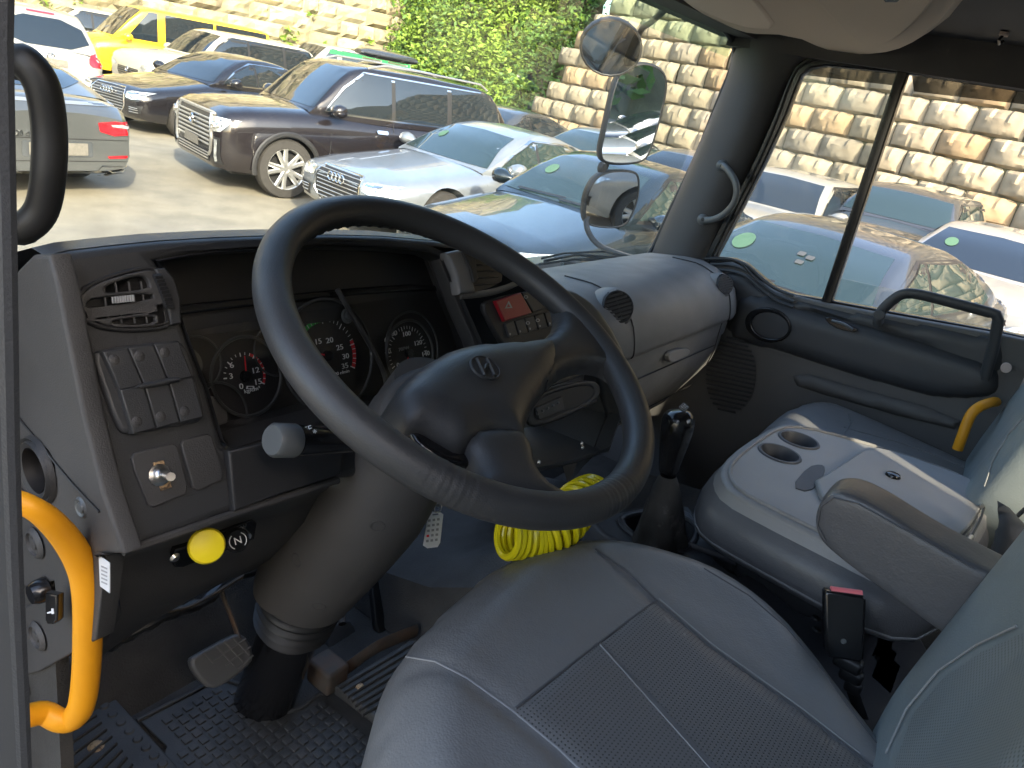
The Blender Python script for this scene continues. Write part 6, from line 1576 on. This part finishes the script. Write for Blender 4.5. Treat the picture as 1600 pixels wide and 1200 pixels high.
plate('tray_top', CT, rg_ and [(u, v) for u, v in tu], 'consolegrey', cs, holes=[ell(c[0], c[1], cupr, cupr, 32) for c in cupc], thick=.02, bev=.007, pix=False)
MB().loft([rg_(1.0, -.012), rg_(1.02, -.020), rg_(1.06, -.034, -.004, .0), rg_(1.085, -.050, -.005), rg_(1.095, -.075, -.006), rg_(1.085, -.098, -.004), rg_(1.02, -.112), rg_(.8, -.118), rg_(.7, -.19)], True).build('upholstered_body', 'leather_dark', cs, ang=70)
MB().loft([rg_(.998, -.006), rg_(1.012, -.014), rg_(1.035, -.028, -.002), rg_(1.045, -.034, -.002)], True).build('tray_shoulder', 'consolegrey', cs, ang=70)
MB().tube(rg_(1.088, -.090, -.005), .0022, 6, cyc=True).build('welt_seam', 'leather', cs)
for c in cupc:
    MB().lathe([(cupr+.007, .0), (cupr+.005, .003), (cupr+.001, .003), (cupr-.001, -.002), (cupr-.004, -.035), (cupr-.012, -.037), (0, -.037)], CT.w(*c), CT.n, 36).build('cup_holder', 'consoledark', cs, ang=50)
# raised edge of the tray
MB().tube(rg_(.93, .0005), .0045, 8, cyc=True, flat=.7).build('tray_rim', 'consolegrey', cs)
ld = [(1262, 762), (1300, 740), (1356, 702), (1400, 712), (1500, 748), (1536, 772), (1538, 790), (1512, 832), (1462, 880), (1440, 884), (1340, 832)]
lid = plate('storage_lid', CT, ld, 'consolegrey', cs, thick=.016, bev=.005, h=.010, sm=1)
plate('finger_recess', CT, [(1236, 762), (1262, 730), (1282, 726), (1290, 732), (1284, 752), (1264, 770)], 'consoledark', cs, thick=.004, bev=.001, h=.002, sm=1)
MB().lathe([(0, .007), (.008, .0068), (.0125, .005), (.0145, .001), (.0145, -.002)], CT.off(.010).pix(1395, 744), CT.n, 24).build('lid_button', 'gloss_black', lid)
for (p, q) in (((1540, 776), (1534, 792)), ((1518, 838), (1510, 850))): MB().tube([CT.off(.014).pix(*p), CT.off(.014).pix(*q)], .0035, 8).build('hinge_pin', 'steel', lid)
MB().tube(crom([CT.off(.011).pix(*p) for p in ((1538, 792), (1532, 812), (1518, 838))], 4), .002, 6).build('hinge_gap', 'gaugeface', lid)
# fabric strap pad behind the console
sb = thing('belt_pouch', 'dark fuzzy belt pouch at the rear of the console', 'belt stowage', on(1570, 830, 'x', .18))
pillow('pouch', Plane(on(1570, 830, 'x', .19), (-.8, .5, .35), (0, -1, 0)), [(1545, 775), (1556, 782), (1572, 800), (1588, 816), (1590, 840), (1580, 870), (1556, 890), (1530, 888), (1536, 850), (1548, 810)], 'dashlower', sb, T=.03, R=.03, st=.01, skirt=.02)
MB().tube(crom([on(1608, 790, 'x', .30), on(1590, 806, 'x', .30), on(1578, 820, 'x', .29)], 5), .012, 8, flat=.25).build('belt_webbing', 'rubber', sb)
# floor console between driver seat and middle seat
fc = thing('floor_console', 'black floor console tray between driver seat and middle seat', 'floor console', (-.06, .1, .30))
FC = Plane((0, 0, .335), (0, 0, 1))
fco = [(905, 812), (960, 800), (1020, 790), (1075, 792), (1100, 830), (1240, 880), (1420, 960), (1500, 1100), (1500, 1300), (1300, 1300), (1200, 1010), (1060, 900)]
boot_h = [(970, 812), (1010, 800), (1060, 806), (1086, 822), (1084, 846), (1058, 860), (1000, 842)]
plate('console_body', FC, fco, 'consoledark', fc, thick=.06, bev=.008, holes=[boot_h, [(1110, 868), (1130, 862), (1172, 884), (1166, 896), (1150, 900)], [(1186, 904), (1198, 894), (1284, 940), (1266, 972)]], sm=1)
plate('tray_floor', FC.off(-.03), fco, 'gaugeface', fc, thick=.004, bev=.001)
MB().tube(crom([FC.off(.002).pix(*p) for p in boot_h], 4, cyc=True), .006, 8, cyc=True).build('boot_surround', 'consoledark', fc)
MB().tube(crom([FC.off(.003).pix(*p) for p in ((1075, 852), (1150, 880), (1240, 918), (1340, 962), (1400, 1000))], 5), .008, 8, flat=.5).build('side_ridge', 'consoledark', fc)
pillow('rear_bin', FC, [(1354, 990), (1366, 980), (1410, 1000), (1420, 1060), (1400, 1100), (1350, 1060)], 'consoledark', fc, T=.01, R=.01, st=.012, skirt=.01)
for p in ((1274, 966), (1276, 984)): MB().lathe([(0, .004), (.006, .003), (.008, 0)], FC.pix(*p), (0, 0, 1), 12).build('small_hook', 'rubber', fc)
# gear lever
gl_ = thing('gear_lever', 'black gear lever knob on a dusty suede boot', 'gear lever', (.10, .385, .31))
g0 = on(1056, 652, 'x', .02); g1 = on(1044, 742, 'x', .03); g2 = on(1030, 850, 'z', .325)
kp_ = [on(1061, 640, 'x', .02), on(1061, 645, 'x', .02), on(1060, 656, 'x', .02), on(1056, 680, 'x', .022), on(1050, 706, 'x', .025), on(1045, 730, 'x', .028), on(1044, 742, 'x', .028)]
MB().tube(kp_, [.012, .024, .0300, .0285, .0225, .0185, .0175], 24).build('knob', 'gloss_black', gl_, sub=1, ang=180)
kpn = Plane(on(1060, 652, 'x', .02)+Vector((-.3, -.25, .9)).normalized()*.0275, (-.30, -.30, .9))
plate('shift_pattern', kpn, rrect(-.008, -.006, .008, .006, .002), 'print_grey', gl_, holes=[rrect(-.007, -.005, .007, .005, .0015)], thick=.0008, bev=.0001, pix=False)
text('shift_numbers', 'R 2 4', kpn, (0, .0015), .005, 'white_print', gl_, h=.0006); text('shift_numbers', '1 3 5', kpn, (0, -.0028), .005, 'white_print', gl_, h=.0006)
bt = []
rgb = random.Random(2)
ph = [rgb.uniform(0, 6.3) for _ in range(6)]
for i in range(13):
    t = i/12; c = g1*(1-t)+g2*t; r_ = .020+.052*t**.8
    ring_ = []
    for k in range(32):
        a = 2*math.pi*k/32; f = 1+.14*t*(1-.3*t)*math.sin(5*a+ph[0]+2*t)+.08*math.sin(9*a+ph[1]-5*t)*t; f *= 1+.05*math.sin(t*22+ph[2])*math.sin(3*a)
        ring_.append(c+Vector((math.cos(a)*r_*f*.9, math.sin(a)*r_*f*.7, 0)))
    bt.append(ring_)
MB().loft(bt, True).build('boot', 'suede', gl_, sub=1, ang=180)
# yellow coiled air hose
ch = thing('coiled_air_hose', 'bright yellow coiled air hose lying in the footwell by the gear lever', 'hose', on(830, 840, 'y', .66))
rD = lambda x, y, D: CAM+((x-800)/FPX*cr+(600-y)/FPX*cu+cf)*D
a, b_ = rD(792, 836, 1.08), rD(874, 820, 1.12); e2 = rD(925, 775, 1.22)
path = crom([a, a*.5+b_*.5+Vector((0, 0, -.008)), b_, (b_+e2)/2+Vector((0, 0, .01)), e2], 130); n_ = len(path); pts = []
for i, p in enumerate(path):
    t = (path[min(i+1, n_-1)]-path[max(i-1, 0)]).normalized(); u = Vector((0, 0, 1)); u = (u-t*u.dot(t)).normalized(); v = t.cross(u); an = i*.22
    pts.append(p+u*.031*math.cos(an)+v*.031*math.sin(an))
MB().tube(pts, .0058, 8).build('coil', 'yellow_hose', ch)
# ------------------------------------------------------------------ mirrors outside the right of the windscreen
def aim(px, py, y0, r):
    d = (on(px, py, 'y', y0)-CAM).normalized(); return tuple((Vector(r).normalized()-d).normalized())
def mir(name, label, pts, y0, nrm, frame=.010, sm=2, par=None, arm=()):
    c = on(sum(p[0] for p in pts)/len(pts), sum(p[1] for p in pts)/len(pts), 'y', y0)
    t = thing(name, label, 'mirror', c)
    pl = Plane(c, nrm)
    o = pl.pu(pts); cx = sum(u[0] for u in o)/len(o); cy_ = sum(u[1] for u in o)/len(o)
    q = chk(o, sm) if sm else o
    def sc(f): return [(cx+(u-cx)*f, cy_+(v-cy_)*f) for u, v in q]
    w_ = max(math.hypot(u-cx, v-cy_) for u, v in q); f = 1-frame/w_
    plate('mirror_glass', pl, sc(f), 'mirror', t, thick=.003, bev=.0006, pix=False, h=-.001)
    MB().loft([[pl.w(u, v, h) for u, v in sc(k)] for k, h in ((f-.01, -.001), (f, .003), (1.0, .002), (1.02, -.008), (1.0, -.030), (.75, -.050), (.2, -.056))], True, False, True).build('mirror_housing', 'rubber', t, ang=60)
    return t, pl
m1, p1 = mir('round_mirror', 'round convex mirror at the top of the right windscreen side', ell(955, 75, 49, 45, 20), 1.42, aim(955, 75, 1.42, (-.42, -.62, -.62)), frame=.006, sm=0)
m2_, p2 = mir('side_mirror', 'tall rectangular wing mirror below the round mirror', [(986, 100), (1018, 98), (1042, 114), (1042, 150), (1018, 236), (1004, 256), (950, 258), (936, 246), (946, 200), (964, 116)], 1.40, aim(990, 180, 1.4, (.22, -1, -.06)), frame=.006)
m3_, p3 = mir('lower_mirror', 'small squarish wide-angle mirror under the tall mirror', [(938, 268), (990, 266), (1000, 276), (998, 310), (984, 348), (964, 358), (920, 354), (912, 340), (916, 300)], 1.40, aim(960, 310, 1.4, (.22, -1, -.18)), frame=.006)
ma = thing('mirror_arm', 'black bent tube arm holding the three mirrors outside the right pillar', 'mirror arm', on(1050, 10, 'y', 1.30))
MB().tube(crom([on(1056, -10, 'y', 1.16), on(1040, 14, 'y', 1.24), on(1018, 34, 'y', 1.36), on(1000, 50, 'y', 1.45), on(985, 100, 'y', 1.46), on(968, 180, 'y', 1.46), on(948, 256, 'y', 1.46), on(940, 270, 'y', 1.46), on(925, 320, 'y', 1.46), on(916, 350, 'y', 1.44), on(930, 378, 'y', 1.38), on(960, 394, 'y', 1.28), on(1010, 408, 'y', 1.12), on(1040, 416, 'y', 1.0)], 5), .011, 10).build('tube', 'rubber', ma)
MB().lathe([(0, .012), (.018, .01), (.02, -.01), (0, -.012)], on(941, 262, 'y', 1.43), (0, -1, 0), 12).build('clamp', 'rubber', ma)
# wipers at the foot of the windscreen
wp = thing('windscreen_wiper', 'black double-armed wiper resting at the right foot of the windscreen', 'wiper', on(930, 410, 'y', 1.0))
MB().tube([on(850, 408, 'y', 1.0), on(900, 398, 'y', .985), on(960, 402, 'y', .975), on(1006, 408, 'y', .97)], .004, 7, flat=.6).build('wiper_arm', 'rubber', wp)
MB().tube([on(846, 404, 'y', .99), on(880, 396, 'y', .98), on(940, 393, 'y', .975), on(990, 402, 'y', .97)], .003, 7, flat=.5).build('wiper_link', 'rubber', wp)
MB().tube([on(842, 413, 'y', .985), on(900, 405, 'y', .975), on(985, 409, 'y', .968)], .0035, 7, flat=.5).build('wiper_blade', 'rubber', wp)
# stickers on the windscreens of parked cars
def on_car(key, name, poly, m, off=.012, d='x'):
    t = [o for o in C.objects if o.parent is None and o.get('label', '').startswith(key)][0]
    vs_, fs_ = [], []
    for ch in t.children:
        if ch.name.split('.')[0] in ('body', 'roof'):
            k = len(vs_); vs_ += [tuple(v.co) for v in ch.data.vertices]; fs_ += [tuple(i+k for i in p.vertices) for p in ch.data.polygons]
    return decal(name, BVHTree.FromPolygons(vs_, fs_), poly, d, m, t, st=.04, off=off)
on_car('blue-grey sedan', 'round_sticker', ell(-.46, 1.19, .085, .055, 20), 'sticker')
on_car('dark blue sedan', 'round_sticker', ell(-.44, 1.22, .07, .045, 20), 'sticker')
on_car('silver sedan', 'round_sticker', ell(-.42, 1.18, .06, .04, 20), 'sticker')
on_car('white SUV right', 'round_sticker', ell(-.42, 1.22, .07, .045, 20), 'sticker')
for k, (a, b_) in enumerate(((.02, 1.22), (.10, 1.21), (.06, 1.17), (.36, 1.16))):
    on_car('blue-grey sedan', 'small_sticker', rrect(a-.03, b_-.012, a+.03, b_+.012, .008), 'lens_grey')
# wipers on the near windscreens
for key in ('blue-grey sedan', 'dark blue sedan'):
    on_car(key, 'wiper', [(-.55, .985), (.05, 1.01), (.05, 1.022), (-.55, 1.0)], 'blacktrim', off=.02)
    on_car(key, 'wiper', [(.0, .985), (.58, 1.0), (.58, 1.012), (.0, 1.0)], 'blacktrim', off=.02)
# roof box and stripe
rbx = thing('roof_box', 'long dark roof box on the car behind the black-brown SUV', 'roof box', (17.2, 18.4, GZ+1.75), RAD(172))
rr_ = []
for x, f in ((-1.05, .5), (-1.0, .85), (-.7, 1), (.3, 1), (.8, .85), (1.05, .45)):
    rr_.append([(x, .42*f*math.cos(a), .16+(.17*f)*math.sin(a)*(1 if math.sin(a) > 0 else .7)) for a in [i*math.pi/8 for i in range(16)]])
MB().loft(rr_, True, True, True).build('lid', 'p_dkgrey', rbx, world=False)
MB().box((0, 0, .16), (1.98, .86, .03)).build('seam_band', 'blacktrim', rbx, world=False)
for x in (-.5, .5): MB().box((x, 0, .0), (.06, .95, .05)).build('cross_bar', 'alloy', rbx, world=False)
on_car('white van with green', 'side_stripe', [(-2.2, 1.66), (1.2, 1.66), (1.2, 1.78), (-2.2, 1.78)], 'signgreen', d='y')
on_car('white van with green', 'side_stripe', [(-2.2, .8), (2.2, .8), (2.2, 1.0), (-2.2, 1.0)], 'signgreen', d='y')
# cars behind the truck, seen in its mirrors
make_car('white hatchback parked far behind the truck, seen only in the wing mirror', 'car', 'hatch', 'p_white', 4.3, 1.8, 1.5, (4.6, -6.2), 172, style='plain', detail=1)
make_car('silver sedan parked behind the truck, seen only in the wing mirror', 'car', 'sedan', 'p_silver', 4.7, 1.83, 1.42, (4.9, -8.9), 172, style='plain', detail=1)
make_car('dark sedan parked farthest behind the truck, seen only in the wing mirror', 'car', 'sedan', 'p_dkgrey', 4.7, 1.83, 1.42, (5.2, -11.6), 172, style='plain', detail=1)

# box truck added out of view to keep direct sun off the open doorway
bt_ = thing('added_shade_truck', 'white box truck added unseen behind the camera to shade the driver doorway', 'truck', (-3.6, -6.0, GZ))
MB().box((-3.65, -6.4, 1.4), (2.3, 6.6, 3.8)).build('cargo_box', 'p_white', bt_, bevel=.03)
MB().box((-3.65, -2.0, 1.3), (2.25, 2.0, 3.9)).build('cab', 'p_white', bt_, bevel=.12, seg=4)
MB().box((-3.65, -6.2, -.42), (1.2, 7.6, .25)).build('chassis', 'blacktrim', bt_)
for y in (-2.1, -8.0):
    for sx in (-1, 1): MB().lathe([(.28, -.24), (.44, -.24), (.48, -.18), (.48, -.04), (.44, 0), (.28, 0), (.25, -.05)], (-3.65+sx*1.05, y, GZ+.48), (sx, 0, 0), 28).build('wheel', 'tyre', bt_)
